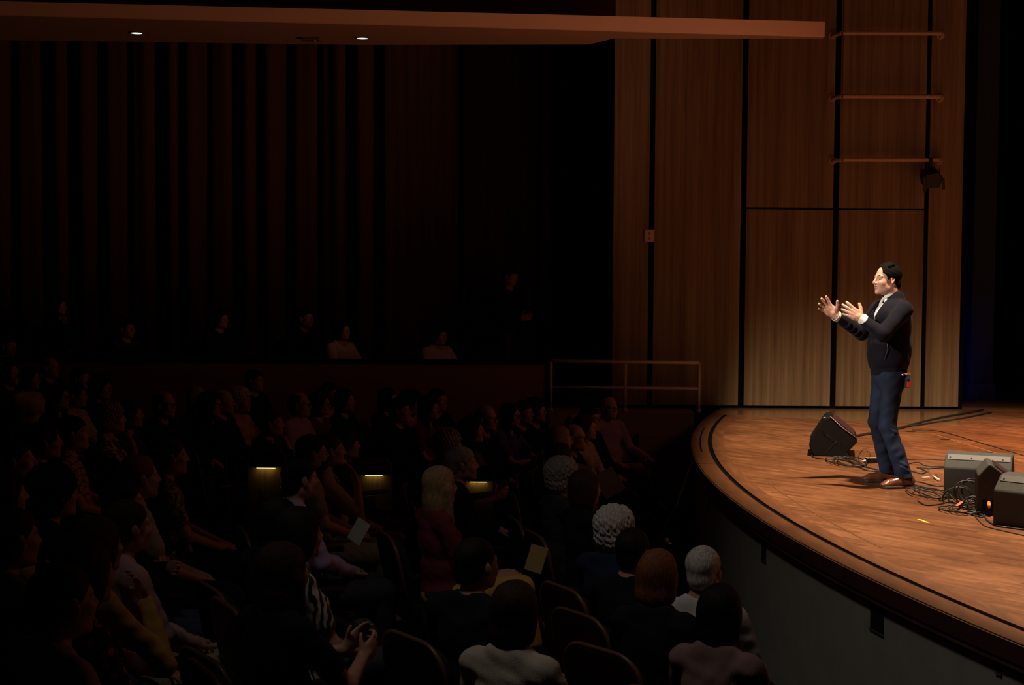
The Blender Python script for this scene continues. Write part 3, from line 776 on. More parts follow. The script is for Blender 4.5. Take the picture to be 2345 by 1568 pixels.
# three bent rails on the stage wall and the lantern clamped to the lowest
r0 = None
for k, (yy, lab) in enumerate(((75, 'topmost of the three bent tube rails on the wood wall'), (220, 'middle of the three bent tube rails on the wood wall'), (365, 'lowest of the three bent tube rails, with the lantern clamped on it'))):
    a = on_y(1913, yy, WY - .20); c = on_y(2158 - 2 * k, yy + 1, WY - .20)
    g = empty('lighting_rail', ((a.x + c.x) / 2 + .035, WY - .20, a.z), 0, lab, 'rail', 'bent tube rails on the stage wall'); hx = (c.x - a.x) / 2; dz = (c.z - a.z) / 2
    MB().tube(spline([(-hx - .03, .19, -dz - .02), (-hx, .12, -dz), (-hx + .05, .01, -dz), (-hx + .15, 0, -dz), (hx - .15, 0, dz), (hx - .05, .01, dz), (hx, .12, dz), (hx, .19, dz - .02)], 5), .026, 10).build('bar', mat('rail_bronze', (.58, .38, .26), rough=.5), g, smooth=True)
    for sx in (-hx - .03, hx): MB().lathe([(.045, 0), (.045, .012), (.02, .02)], 16, Matrix.Translation((sx, .199, -dz if sx < 0 else dz)) @ Matrix.Rotation(PI / 2, 4, 'X')).build('flange', mat('rail_bronze', (.58, .38, .26)), g)
LB = mat('lantern_black', (.010, .010, .011), rough=.6)
p = on_y(2130, 366, WY - .20)
g = empty('stage_lantern', (p.x, p.y, p.z), 0, 'small black stage lantern hanging from the lowest wall rail', 'lantern')
MB().box(-.02, -.035, -.07, .02, .035, .03).tube([(0, 0, -.06), (0, 0, -.12)], .012, 8).build('clamp', LB, g)
q = MB(); q.box(-.115, -.01, -.22, -.107, .01, -.10); q.box(.107, -.01, -.22, .115, .01, -.10); q.box(-.115, -.01, -.11, .115, .01, -.10); q.build('yoke', LB, g)
M = Matrix.Translation((.01, -.02, -.20)) @ Matrix.Rotation(rad(-12), 4, 'Y') @ Matrix.Rotation(rad(25), 4, 'X')
MB().prism([(-.10, -.09), (.07, -.11), (.11, .02), (.06, .09), (-.09, .08)], -.10, .10, 'y', M).build('housing', LB, g, bevel=.008)
MB().box(-.13, -.12, -.11, -.10, -.10, .07, M).box(.09, -.12, -.13, .12, -.10, .0, M).build('barn_door', LB, g)
# control plate over the first joint
p = on_y(1487, 540, WY - .02)
g = empty('switch_plate', (p.x, WY - .012, p.z), 0, 'small pale control plate fixed over the wall joint', 'switch')
MB().box(-.058, -.004, -.070, .058, .010, .070).build('plate', mat('plate_ivory', (.75, .55, .42), rough=.5), g, bevel=.003)
for z in (-.028, .028): MB().box(-.014, -.009, z - .018, .014, 0, z + .018).build('button', mat('plate_button', (.38, .24, .17), rough=.5), g, bevel=.002)

# added black mask, out of view above the stage, keeping top wash off the hall
bl = [(TOPL[0] + (edge_pt(y, .02 if y < 13 else .14) - TOPL[0]) * .388, TOPL[1] + (y - TOPL[1]) * .388) for y in [2.5 + i * 1.25 for i in range(13)]]
bl = [(bl[0][0] + .5, 5.5)] + bl + [(bl[-1][0] + .5, 17.8)]
tag(MB().prism(bl + [(x + .03, y) for x, y in reversed(bl)], 5.2, 9.4, 'z').build('lamp_mask', BLK), kind='structure')
tag(MB().box(-12, -3, 9.4, 16.2, 23.4, 9.6).build('ceiling', DARKW), kind='structure')
# ------------------------------------------------------------------ monitors and cables on the stage
CAB = mat('cabinet_grey', (.050, .052, .050), rough=.75, spec=.3, noise=.45, nscale=260, bump=.3, bscale=600)
CABK = mat('cabinet_black', (.004, .0035, .0035), rough=.6, spec=.25)
GRILL = mat('grille_maroon', (.030, .012, .013), rough=.45, bump=.4, bscale=300)
RUB = mat('cable_rubber', (.022, .020, .019), rough=.5)
def wedge(loc, rz, W, prof, grille, cabm, label, handle=True, seams=True, sub='stage monitors on the stage'):
    """prof: side outline in (x forward, z); grille: indices of its sloping front edge; width along y"""
    g = empty('stage_monitor', loc, rz, label, 'speaker', sub)
    MB().prism(prof, -W / 2, W / 2, 'y').build('cabinet', cabm, g, bevel=.012, bseg=3)
    a, c = Vector((prof[grille[0]][0], 0, prof[grille[0]][1])), Vector((prof[grille[1]][0], 0, prof[grille[1]][1]))
    d = (c - a).normalized(); n = Vector((d.z, 0, -d.x)); n = n if n.x > 0 else -n; L = (c - a).length
    M = Matrix(((d.x, 0, n.x, a.x), (0, 1, 0, 0), (d.z, 0, n.z, a.z), (0, 0, 0, 1)))
    MB().box(.025, -W / 2 + .03, -.002, L - .025, W / 2 - .03, .010, M).build('grille', GRILL, g, bevel=.004)
    q = MB(); ns = 22
    for i in range(ns):
        u = .035 + (L - .07) * (i + .5) / ns; q.box(u - .003, -W / 2 + .04, .010, u + .003, W / 2 - .04, .014, M)
    s = q.build('grille_rib', mat('grille_rib', (.055, .018, .020), rough=.5), g); s['kind'] = 'stuff'
    return g
# black monitor upstage, grille towards the speaker (right), seen mostly from its end
pA = on_z(1915, 1046)
th = rad(-12)
g = wedge((pA.x + .05, pA.y + .235, 0), th, .48, [(-.20, 0), (.116, 0), (.095, .04), (.18, .135), (.175, .175), (-.06, .36), (-.11, .345), (-.235, .14), (-.24, .09)], (4, 5), CABK,
          'black floor monitor tipped up beyond the speaker, its dark red grille facing him')
MB().tube([(.172, -.241, .177), (.05, -.241, .262), (-.058, -.241, .361)], .0045, 6).build('edge_trim', mat('trim_pink', (.35, .20, .20), rough=.35), g, smooth=True)
MB().tube([(-.095, -.242, .03), (.005, -.242, .145)], .003, 6).build('handle_line', mat('dim_edge', (.025, .025, .03), rough=.4), g)
MB().lathe([(.012, 0), (.012, .006)], 10, Matrix.Translation((-.108, -.215, .344))).build('corner_cap', mat('sticker_white', (.5, .45, .42), rough=.5), g)
# raised lettering strip on its end
def text(body, size, m, parent, M, name='lettering', ext=.001):
    cu = bpy.data.curves.new(name, 'FONT'); cu.body = body; cu.size = size; cu.extrude = ext; cu.align_x = 'CENTER'
    o = bpy.data.objects.new(name, cu); C.objects.link(o)
    dg = bpy.context.evaluated_depsgraph_get(); me = bpy.data.meshes.new_from_object(o.evaluated_get(dg)); bpy.data.objects.remove(o)
    me.materials.clear(); me.materials.append(m); t = put(name, me, parent); t.matrix_local = M; return t
text('COMMUNITY', .034, mat('dim_letter', (.022, .020, .024), rough=.4), g, Matrix.Translation((-.055, -.2415, .155)) @ Matrix.Rotation(PI / 2, 4, 'X') @ Matrix.Rotation(rad(-36), 4, 'Z'))
# three grey monitors at the right, seen from their backs
def at(px, py): return on_z(px, py)
def back_wedge(px0, py, W, H, depth, yaw, label):
    """long box monitor whose tall back faces the camera; front slopes away"""
    a = at(px0, py)
    g = empty('stage_monitor', (a.x + W / 2 * math.cos(yaw), a.y + W / 2 * math.sin(yaw), 0), yaw, label, 'speaker', 'stage monitors on the stage')
    prof = [(0, 0), (depth, 0), (depth + .03, .10), (.19, H), (.085, H - .012), (0, H * .69)]
    MB().prism(prof, -W / 2, W / 2, 'x').build('cabinet', CAB, g, bevel=.01, bseg=3)
    # sloping back-top plate
    A_, B_ = Vector((0, .085, H - .012)), Vector((0, 0, H * .69)); d = (B_ - A_).normalized()
    n = Vector((0, d.z, -d.y)); n = n if n.z > 0 else -n
    M = Matrix(((1, 0, 0, 0), (0, d.y, n.y, A_.y), (0, d.z, n.z, A_.z), (0, 0, 0, 1)))
    MB().box(-W / 2 + .02, .004, 0, W / 2 - .012, .052, .004, M).build('top_plate', mat('plate_grey', (.085, .088, .085), rough=.6), g, bevel=.001)
    for t in (-.42, -.1, .36): MB().lathe([(.006, .003), (.006, .007)], 8, M @ Matrix.Translation((t * W, .034, 0))).build('screw', CABK, g)
    gp0, gp1 = Vector((0, depth + .03, .10)), Vector((0, .19, H)); d2 = (gp1 - gp0); L = d2.length; d2.normalize(); n2 = Vector((0, -d2.z, d2.y)); n2 = -n2 if n2.z < 0 else n2
    M2 = Matrix(((1, 0, 0, 0), (0, d2.y, n2.y, gp0.y), (0, d2.z, n2.z, gp0.z), (0, 0, 0, 1)))
    MB().box(-W / 2 + .02, .02, -.002, W / 2 - .02, L - .02, .010, M2).build('grille', GRILL, g, bevel=.003)
    for q in (1, -1): MB().box(q * (W / 2 - .004) - .006, .12, .12, q * (W / 2 - .004) + .006, .26, .16).build('side_handle', CABK, g, bevel=.004)
    return g
g1 = back_wedge(2160, 1141, .475, .335, .36, rad(-22), 'grey textured floor monitor behind the cable coils, the widest of the three at the right')
g3 = back_wedge(2273, 1203, .54, .345, .34, rad(-46), 'grey textured floor monitor nearest the stage edge, cut off by the right border')
# middle one stands end-on to the camera, grille to the right
pB = at(2262, 1180)
g2 = wedge((pB.x + .05, pB.y + .18, 0), rad(-14), .36, [(-.075, 0), (.24, 0), (.29, .15), (.012, .352), (-.008, .352), (-.075, .275)], (2, 3), CAB,
           'grey floor monitor standing end on between the other two, orange plug in its panel')
MB().box(-.045, -.186, .03, .055, -.178, .105).build('jack_plate', CABK, g2, bevel=.002)
MB().tube([(.0, -.185, .09), (.0, -.215, .085)], .012, 10).tube([(.0, -.215, .085), (.0, -.242, .066)], [.013, .009], 10).build('plug', mat('plug_orange', (.85, .22, .04), rough=.5), g2, smooth=True)

def cable(name, pts, r, m, label, group='cables on the stage', n=7, lift=0.0):
    """pts: photograph pixels on the stage floor with optional height"""
    P = []; r = r * .6
    for p in pts:
        z = r + (p[2] if len(p) > 2 else 0); P.append(on_z(p[0], p[1], z))
    o = MB().tube(spline(P, n), r, 7).build(name, m, smooth=True); tag(o, label, 'cable', group); return o
def coil(name, cx, cy, rx, ry, turns, r, m, label, seed=0, tail=(), lift=.012):
    rs = random.Random(seed); P = []; N = int(turns * 10); r = r * .6
    c = on_z(cx, cy); sx = rx / F_PX * c.y; sy = ry
    for i in range(N):
        a = 2 * PI * i / 10 + rs.uniform(-.12, .12); k = 1 + .16 * math.sin(i * .61 + seed) + rs.uniform(-.05, .05)
        P.append((c.x + sx * k * math.cos(a) + .05 * math.sin(i * .37), c.y + sy * k * math.sin(a), r + lift * (i / 10) * .5 + .01 * abs(math.sin(i * 1.7))))
    for t in tail: P.append(on_z(t[0], t[1], r))
    o = MB().tube(spline(P, 4), r, 6).build(name, m, smooth=True); tag(o, label, 'cable', 'cables on the stage'); return o
cable('stage_cable', [(1950, 1000), (1985, 993), (2010, 990), (2060, 980), (2110, 966), (2160, 955), (2200, 948), (2250, 938)], .022, RUB, 'thick black cable run from behind the speaker up to the end of the wood wall')
cable('stage_cable', [(2060, 978), (2120, 970), (2200, 958), (2270, 944)], .016, RUB, 'second thick cable lying beside the run towards the wings')
cable('thin_cable', [(2090, 984), (2150, 987), (2240, 1012), (2345, 1043), (2420, 1068)], .007, RUB, 'thin dark cable stretched across the bright floor behind the monitors')
cable('stage_cable', [(1862, 1032), (1860, 1044), (1880, 1050), (1925, 1052), (1960, 1062), (2010, 1076), (2050, 1082)], .010, RUB, 'cable curling out from under the black floor monitor towards the speaker')
coil('cable_coil', 1935, 1059, 32, .30, 3.2, .010, RUB, 'flat coil of cable between the black monitor and the shoes', 3, ((1980, 1075), (2020, 1078)), lift=.006)
cable('power_cable', [(1957, 1052), (1965, 1046), (1972, 1034, .10), (1980, 1029, .15), (1990, 1036, .10), (1998, 1050), (2020, 1052), (2060, 1052)], .005, RUB, 'thin cable arching up beside the power adapter')
cable('stage_cable', [(2070, 1052), (2110, 1051), (2165, 1053)], .008, RUB, 'straight cable just behind the shoes, furthest of the bunch')
cable('stage_cable', [(2060, 1068), (2100, 1058), (2120, 1066), (2165, 1067)], .007, RUB, 'looping cable behind the shoes running under the wide grey monitor')
cable('stage_cable', [(2080, 1076), (2110, 1084), (2120, 1078), (2100, 1070), (2130, 1072), (2165, 1070)], .009, RUB, 'knotted cable end beside the right heel')
cable('stage_cable', [(2080, 1100), (2110, 1104), (2140, 1112), (2170, 1112)], .009, RUB, 'cable passing behind the brown heel towards the coils')
cable('stage_cable', [(2086, 1106), (2112, 1116), (2135, 1121), (2165, 1122)], .009, RUB, 'second cable passing behind the brown heel towards the coils')
cable('thin_cable', [(2110, 1079), (2125, 1080), (2128, 1074), (2122, 1078), (2135, 1088), (2146, 1092), (2144, 1085), (2140, 1090), (2155, 1100)], .003, RUB, 'fine curly wire between the heel and the wide grey monitor')
coil('cable_coil', 2125, 1134, 26, .26, 2.6, .009, RUB, 'small messy cable coil nearest the speaker', 5, ((2170, 1150),))
def loops(cx, cy, rx, ry, y, turns, seed, label, tail):
    rs = random.Random(seed); P = []
    for i in range(int(turns * 12)):
        a = 2 * PI * i / 12 + 2.6; k = 1 + .22 * math.sin(i * .29 + seed); yy = y + .05 * math.sin(i * .23 + seed)
        q_ = on_y(cx + rx * k * math.cos(a) + 5 * math.sin(i * .31), cy - ry * k * math.sin(a) + 3 * math.cos(i * .4), yy); q_.z = max(.007, q_.z); P.append(q_)
    for t in tail: P.append(on_z(t[0], t[1], .007))
    o = MB().tube(spline(P, 3), .0055, 6).build('cable_coil', RUB, smooth=True); tag(o, label, 'cable', 'cables on the stage')
loops(2196, 1136, 30, 20, 10.98, 2.2, 3, 'cable loops standing in front of the wide grey monitor', ((2205, 1158), (2240, 1162)))
loops(2222, 1126, 28, 26, 10.90, 3.3, 9, 'big cable loops leaning against the end on monitor', ((2225, 1155), (2248, 1172)))
loops(2226, 1158, 16, 16, 10.62, 2.4, 5, 'tight cable loops low against the end on monitor', ((2226, 1178), (2250, 1184)))
coil('cable_coil', 2198, 1172, 34, .17, 3.0, .010, RUB, 'cable coil lying nearest the audience below the end on monitor', 14, ((2250, 1180), (2275, 1200), (2320, 1209), (2360, 1214)), lift=.008)
cable('stage_cable', [(2102, 1146), (2120, 1156), (2150, 1154), (2180, 1148), (2200, 1158)], .009, RUB, 'slack cable bowing out towards the yellow tape')
cable('thin_cable', [(2228, 1176), (2250, 1200), (2275, 1210), (2345, 1226), (2400, 1240)], .006, RUB, 'thin cable leading off past the nearest monitor')
cable('stage_cable', [(2252, 1172), (2262, 1192), (2290, 1205), (2330, 1208), (2380, 1216)], .010, RUB, 'heavier cable hugging the foot of the nearest monitor')
# adapter, tapes, small bits
p = on_z(1996, 1060); g = empty('power_adapter', (p.x, p.y, 0), rad(8), 'black power adapter block on the floor left of the speaker', 'adapter')
MB().box(-.055, -.03, .0, .055, .03, .045).build('case', CABK, g, bevel=.006)
MB().box(-.05, -.025, .0455, .05, .025, .047).build('label_sticker', mat('sticker_white', (.5, .45, .42), rough=.5), g)
MB().tube([(-.055, 0, .02), (-.09, 0, .015)], [.012, .006], 8).build('strain_relief', mat('sticker_white', (.5, .45, .42)), g)
def strip(name, p, q_, wd, m, label, cat='tape', h=.002, z=0.0):
    A = on_z(*p); B = on_z(*q_); d = (B - A); L = d.length; o = MB().box(-L / 2, -wd / 2, 0, L / 2, wd / 2, h).build(name, m)
    o.location = (A + B) / 2 + Vector((0, 0, z + .0005)); o.rotation_euler = (0, 0, math.atan2(d.y, d.x)); tag(o, label, cat); return o
strip('tape_mark', (2103, 1189), (2126, 1197), .022, mat('tape_yellow', (.80, .62, .05), rough=.5), 'short yellow tape mark on the stage floor in front of the coils')
strip('cable_tie', (2112, 1100), (2128, 1099), .022, mat('tie_white', (.7, .6, .55), rough=.5), 'white cable label lying behind the brown heel', 'tag', .008, .018)
strip('cable_tie', (2136, 1094), (2150, 1102), .016, mat('tie_white', (.7, .6, .55)), 'white strap end beside the wide grey monitor', 'tag', .008, .01)
strip('cable_tie', (2190, 1170), (2203, 1160), .022, mat('tie_orange', (.80, .16, .08), rough=.5), 'orange cable tie on the coil nearest the audience', 'tag', .008, .03)

# ------------------------------------------------------------------ the speaker on stage (x forward, y his left, z up)
def speaker():
    p0 = on_z(2045, 1110); r = empty('speaker', (p0.x, p0.y, 0), PI, 'man in navy half-zip sweater, jeans and brown shoes gesturing on stage', 'person'); r.name = 'person'
    hc = np.array((.082, -.005, 1.600)); HR = rotm(yaw=.30, pitch=.02)
    # joints: left (near the camera) first
    sh = [(-.015, .185, 1.370), (.095, -.170, 1.370)]
    el = [(.170, .270, 1.190), (.205, -.260, 1.175)]
    wr = [(.300, .165, 1.300), (.432, -.160, 1.310)]
    hip = [(.04, .085, .88), (.06, -.080, .88)]; kn = [(.082, .120, .475), (.108, -.11, .485)]; an = [(-.050, .150, .095), (.005, -.150, .095)]
    B = Vol((-.34, -.42, -.01), (.72, .42, 1.76), .0034)
    B.ell((.05, 0, .93), (.105, .145, .12), None, .03); B.ell((.045, 0, 1.08), (.125, .150, .16), None, .04); B.ell((.03, 0, 1.27), (.110, .160, .14), None, .04)
    B.cone((-.01, .15, 1.385), (.08, -.14, 1.385), .05, .05, .05)
    B.cone((.015, 0, 1.39), tuple(hc + np.array((-.035, 0, -.06))), .060, .056, .03)
    for i in (0, 1):
        limb(B, sh[i], el[i], wr[i], (.048, .039, .027)); limb(B, hip[i], kn[i], an[i], (.070, .048, .036))
        B.cone(an[i], np.array(an[i]) + (.10, .01 if i == 0 else -.01, -.055), .034, .026, .02)
    head(B, hc, HR, 1.0, fine=True)
    # cheeks and smile
    hand(B, wr[0], (.82, -.08, .50), (-.10, -.9, .25), (-.50, -.05, .85), curl=.22, spread=.17, s=1.08, k=.005, thumb=.95, fat=1.14)
    hand(B, wr[1], (.68, .10, .60), (-.25, .9, .25), (-.55, .10, .80), curl=.16, spread=.25, s=1.10, k=.005, thumb=.9, fat=1.12)
    put('body', B.mesh('body', SKIN), r)
    HM = Matrix.Translation(Vector(hc)) @ Matrix(HR.tolist()).to_4x4()
    for q in (1, -1):
        e = put('eye', EYE_ME, r); e.matrix_local = HM @ Matrix.Translation((.0685, q * .031, .001)) @ Matrix.Rotation(rad(20), 4, 'Z')
        V = Vol((.04, q * .035 - .03, .0), (.12, q * .035 + .03, .05), .0018)
        V.cone((.087, q * .014, .026), (.081, q * .034, .031), .0030, .0034, .003).cone((.081, q * .034, .031), (.067, q * .052, .024), .0034, .0020, .003)
        o = put('eyebrow', V.mesh('eyebrow', mat('brow_dark', (.03, .018, .012), rough=.9)), r); o.matrix_local = HM
        V = Vol((.04, q * .031 - .022, -.022), (.10, q * .031 + .022, .026), .0018)
        V.ell((.0680, q * .031, .001), (.0140, .0160, .0140), None, .002); V.ell((.082, q * .0325, .0005), (.014, .0125, .0040), None, .002, sub=True); V.half((.062, 0, 0), (-1, 0, 0))
        o = put('eyelid', V.mesh('eyelid', SKIN), r); o.matrix_local = HM
    V = Vol((.05, -.04, -.085), (.13, .04, -.04), .0018)
    [V.cone((.0875, q * .016, -.0590), (.0815, q * .0265, -.0560), .0045, .0020, .003) for q in (1, -1)]; V.ell((.0885, 0, -.0540), (.0100, .0215, .0050), None, .002); V.ell((.0860, 0, -.0680), (.0100, .0190, .0060), None, .002); V.ell((.100, 0, -.0605), (.020, .030, .0034), None, .002, sub=True)
    o = put('lips', V.mesh('lips', mat('lip_skin', (.36, .12, .09), rough=.4)), r); o.matrix_local = HM
    # hair: swept back from a high forehead, curls over the top
    V = Vol((-.15, -.13, -.12), (.12, .13, .17), .0034)
    V.ell((-.024, 0, .042), (.104, .084, .089), None, .01); V.ell((-.070, 0, -.030), (.048, .068, .062), None, .02)
    for i in range(26):
        a = random.uniform(-1.3, 1.3); t = random.uniform(-.2, 1.9)
        cx = -.024 + .104 * math.cos(t) * math.cos(a * .2) * .95; cy = .062 * math.sin(a); cz = .042 + .086 * abs(math.sin(t)) * math.cos(a * .6)
        if cx < .020: V.ell((cx, cy, cz), (.017, .012, .012), None, .008)
    V.ell((.108, 0, .050), (.066, .062, .090), None, .008, sub=True); V.ell((.098, 0, .008), (.077, .13, .058), None, .006, sub=True)
    V.ell((.095, 0, -.050), (.092, .13, .078), None, .006, sub=True)
    for q in (1, -1):
        V.ell((-.002, q * .082, -.016), (.026, .022, .036), None, .004, sub=True)
    V.half((0, 0, -.070), (.35, 0, -1)); V.ripple(.0012, (120, 150, 80), 4)
    o = put('hair', V.mesh('hair', mat('hair_dark', (.0035, .0026, .002), rough=.85, spec=.08, noise=.3, nscale=1, bump=.35, bscale=1, stretch=(120, 260, 70))), r); o.matrix_local = HM
    # white shirt: collar, placket, cuffs
    S = Vol((-.20, -.28, 1.10), (.30, .28, 1.56), .0038)
    S.ell((.045, 0, 1.28), (.140, .172, .16), None, .03); S.cone((.0, .12, 1.385), (.075, -.11, 1.385), .056, .056, .04)
    S.cone((.012, .0, 1.39), (.034, 0, 1.456), .078, .068, .012)
    S.ell((.060, 0, 1.545), (.080, .082, .068), None, .004, sub=True)
    Rc = rotm(yaw=.42); c0 = np.array((.035, 0, 1.44))
    for q in (1, -1): S.cone(c0 + Rc @ np.array((.070, q * .016, .010)), c0 + Rc @ np.array((.092, q * .044, -.050)), .014, .010, .006)
    WH = mat('shirt_white', (.62, .60, .56), rough=.8)
    put('shirt', S.mesh('shirt', WH), r)
    for i in (0, 1):
        d = np.array(wr[i]) - np.array(el[i]); d /= np.linalg.norm(d); a = np.array(wr[i]) - d * .050; b_ = np.array(wr[i]) + d * .006
        V = Vol(np.minimum(a, b_) - .06, np.maximum(a, b_) + .06, .0022)
        V.cone(a, b_, .040, .0435, .003); V.half(b_, d); V.half(a, -d); V.cone(b_ - d * .006, b_ + d * .03, .0385, .0385, .002, sub=True)
        put('cuff', V.mesh('cuff', WH), r)
    # sweater
    S = Vol((-.30, -.44, .80), (.52, .44, 1.52), .0042)
    S.ell((.055, 0, 1.285), (.150, .188, .17), None, .03); S.ell((.045, 0, 1.10), (.168, .185, .21), None, .05); S.ell((.050, 0, .98), (.158, .178, .15), None, .04)
    S.ell((-.010, 0, 1.28), (.105, .165, .17), None, .04)
    S.cone((-.020, .155, 1.378), (.080, -.145, 1.378), .064, .064, .05)
    S.cone((.004, .0, 1.385), (.016, 0, 1.452), .088, .079, .03)
    for i in (0, 1):
        d = np.array(wr[i]) - np.array(el[i]); e2 = np.array(wr[i]) - d / np.linalg.norm(d) * .028
        S.cone(sh[i], el[i], .063, .060, .03); S.cone(el[i], e2, .059, .043, .015)
    # fold ripples on the sleeves
    for i in (0, 1):
        for t in (.12, .3, .48, .66):
            c = lerp(el[i], wr[i], t); d = np.array(wr[i]) - np.array(el[i]); yw = math.atan2(d[1], d[0])
            S.ell(c + np.array((-.01, .030 if i == 0 else .026, -.034 + .008 * t)), (.0055, .026, .026), rotm(yaw=yw + .2, pitch=.55 - t * .2), .014)
    S.ripple(.0034, (13, 13, 17), 6)
    S.half((0, 0, .905), (0, 0, -1))
    # open zip: a V down the chest, turned with the shoulders
    Rz = rotm(yaw=.42)
    for t in np.linspace(0, 1, 11):
        z = 1.480 - .225 * t; wv = .046 * (1 - t) + .016; c = np.array((.045, 0, 0)) + Rz @ np.array((.155 - .035 * (1 - t), 0, 0)); S.ell((c[0], c[1], z), (.060, wv, .026), Rz, .006, sub=True)
    S.ell((.092, .010, 1.545), (.085, .082, .085), None, .006, sub=True)
    NAVY = mat('sweater_navy', (.0046, .0039, .0086), rough=.9, spec=.12, sheen=.02, noise=.15, nscale=10, bump=.08, bscale=300)
    put('sweater', S.mesh('sweater', NAVY), r)
    V = Vol((-.18, -.21, .845), (.26, .21, .94), .0040)
    V.ell((.050, 0, .90), (.137, .166, .16), None, .01); V.half((0, 0, .925), (0, 0, 1)); V.half((0, 0, .862), (0, 0, -1))
    a = np.arctan2(V.ax[1][None, :, None], V.ax[0][:, None, None] - .05); V.F = V.F + (.0016 * np.sin(a * 90)).astype(np.float32)
    put('rib_hem', V.mesh('rib_hem', NAVY), r)
    q = MB(); q.tube([(.110, .172, 1.135), (.105, .182, 1.075), (.125, .166, .985)], .004, 6)
    q.build('pocket_zip', mat('zip_dark', (.05, .045, .05), rough=.4, metal=.3), r, smooth=True)
    V = MB().box(-.006, -.005, -.011, .007, .005, .011); o = V.build('lapel_microphone', BLACK, r, bevel=.002)
    c = np.array((.045, 0, 0)) + Rz @ np.array((.146, .012, 0)); o.location = (c[0], c[1], 1.315)
    # jeans
    J = Vol((-.20, -.30, .05), (.34, .30, .90), .0046)
    J.ell((.050, 0, .875), (.130, .160, .12), None, .03); J.ell((.004, .060, .830), (.086, .080, .085), None, .03); J.ell((.004, -.060, .830), (.085, .080, .085), None, .03)
    for i in (0, 1):
        k_, a_2 = np.array(kn[i]), np.array(an[i])
        J.cone(hip[i], k_, .094, .067, .04); J.cone(k_, lerp(k_, a_2, .55), .065, .060, .02); J.cone(lerp(k_, a_2, .5), a_2 + (.0, 0, -.02), .060, .062, .02)
        for t in (.02, .12, .80, .90):   # creases at knee and ankle
            c = lerp(k_, a_2, t)
            J.ell(c + np.array((.0, .054, .02)), (.04, .010, .007), rotm(pitch=.5), .014)
    J.ripple(.0030, (14, 14, 22), 12); J.half((0, 0, .895), (0, 0, 1)); J.half((0, 0, .080), (0, 0, -1))
    JM = mat('denim_dark', (.0055, .0110, .028), rough=.8, spec=.25, noise=.7, nscale=7, bump=.1, bscale=400, stretch=(1, 1, .5))
    put('jeans', J.mesh('jeans', JM), r)
    # shoes
    SHO = mat('shoe_leather', (.12, .040, .020), rough=.3, spec=.5, noise=.3, nscale=14); SOLE = mat('shoe_sole', (.035, .020, .014), rough=.6)
    for i in (0, 1):
        q_ = 1 if i == 0 else -1; yaw = rad(14) if i == 0 else rad(-2)
        M = Matrix.Translation((an[i][0], an[i][1], 0)) @ Matrix.Rotation(yaw, 4, 'Z')
        V = Vol((-.10, -.07, -.01), (.22, .07, .16), .0034)
        V.cone((-.045, 0, .050), (.06, 0, .045), .040, .042, .02); V.cone((.06, 0, .040), (.135, 0, .034), .042, .036, .02); V.ell((.160, 0, .028), (.042, .038, .024), None, .02)
        V.cone((-.03, 0, .06), (-.02, 0, .105), .038, .036, .02); V.ell((.03, 0, .085), (.04, .026, .03), rotm(pitch=-.6), .015)
        V.cone((-.02, 0, .09), (-.015, 0, .15), .026, .026, .004, sub=True); V.half((0, 0, .018), (0, 0, -1))
        K = Vol((-.09, -.07, .04), (.07, .07, .19), .005); K.cone((-.008, 0, .07), (-.005, 0, .125), .038, .036, .01); o = put('sock', K.mesh('sock', mat('sock_dark', (.012, .012, .016), rough=.9)), r); o.matrix_local = M
        o = put('shoe', V.mesh('shoe', SHO), r); o.matrix_local = M
        V = Vol((-.11, -.08, -.012), (.23, .08, .04), .0034)
        V.cone((-.045, 0, .01), (.06, 0, .01), .044, .044, .02); V.cone((.06, 0, .01), (.150, 0, .01), .045, .046, .02); V.half((0, 0, .020), (0, 0, 1)); V.half((0, 0, .001), (0, 0, -1))
        s = put('sole', V.mesh('sole', SOLE), o)
        lc = MB()
        for t in range(4): lc.tube([(.035 + t * .016, -.022, .082 - t * .009), (.040 + t * .016, 0, .092 - t * .010), (.035 + t * .016, .022, .082 - t * .009)], .0026, 5)
        lc.build('laces', mat('lace', (.32, .22, .15) if i else (.03, .02, .015), rough=.8) if True else None, o, smooth=True)
        MATS.pop('lace', None)
    # belt pack with red case, wedding ring
    g = MB(); M = Matrix.Translation((-.045, .140, .83)) @ Matrix.Rotation(rad(35), 4, 'Z')
    g.box(-.016, -.030, -.055, .014, .030, .055, M); pk = g.build('belt_pack', BLACK, r, bevel=.004)
    MB().box(-.018, .0305, -.050, .016, .033, -.008, M).box(-.018, -.032, -.052, .018, -.030, .0, M).build('red_case', mat('pack_red', (.62, .03, .03), rough=.4), pk)
    MB().box(-.010, .0305, .010, .010, .034, .040, M).build('display', mat('pack_screen', (.04, .10, .30), rough=.2), pk)
    MB().box(-.020, -.034, .045, .024, .034, .058, M).build('clip', mat('clip_tan', (.50, .20, .12), rough=.5), pk)
    MB().tube([(-.022, .165, .885), (-.010, .172, .868)], .010, 8).build('knob', mat('knob_chrome', (.6, .6, .62), rough=.2, metal=1), pk, smooth=True)
    d = np.array((.82, -.08, .50)); d /= np.linalg.norm(d); th = np.array((-.50, -.05, .85)); th -= d * (th @ d); th /= np.linalg.norm(th)
    c = np.array(wr[0]) + (d * .103 - th * .013) * 1.07; Rr = Matrix(np.stack([np.cross(th, d), th, d], 1).tolist()).to_4x4()
    MB().tube([Matrix.Translation(Vector(c)) @ Rr @ Vector((.0112 * math.cos(t), .0112 * math.sin(t), 0)) for t in [2 * PI * k / 16 for k in range(16)]], .0016, 6, closed=True).build('ring', mat('ring_gold', (.8, .5, .2), rough=.2, metal=1), r, smooth=True)
    return r
SPEAKER = speaker()
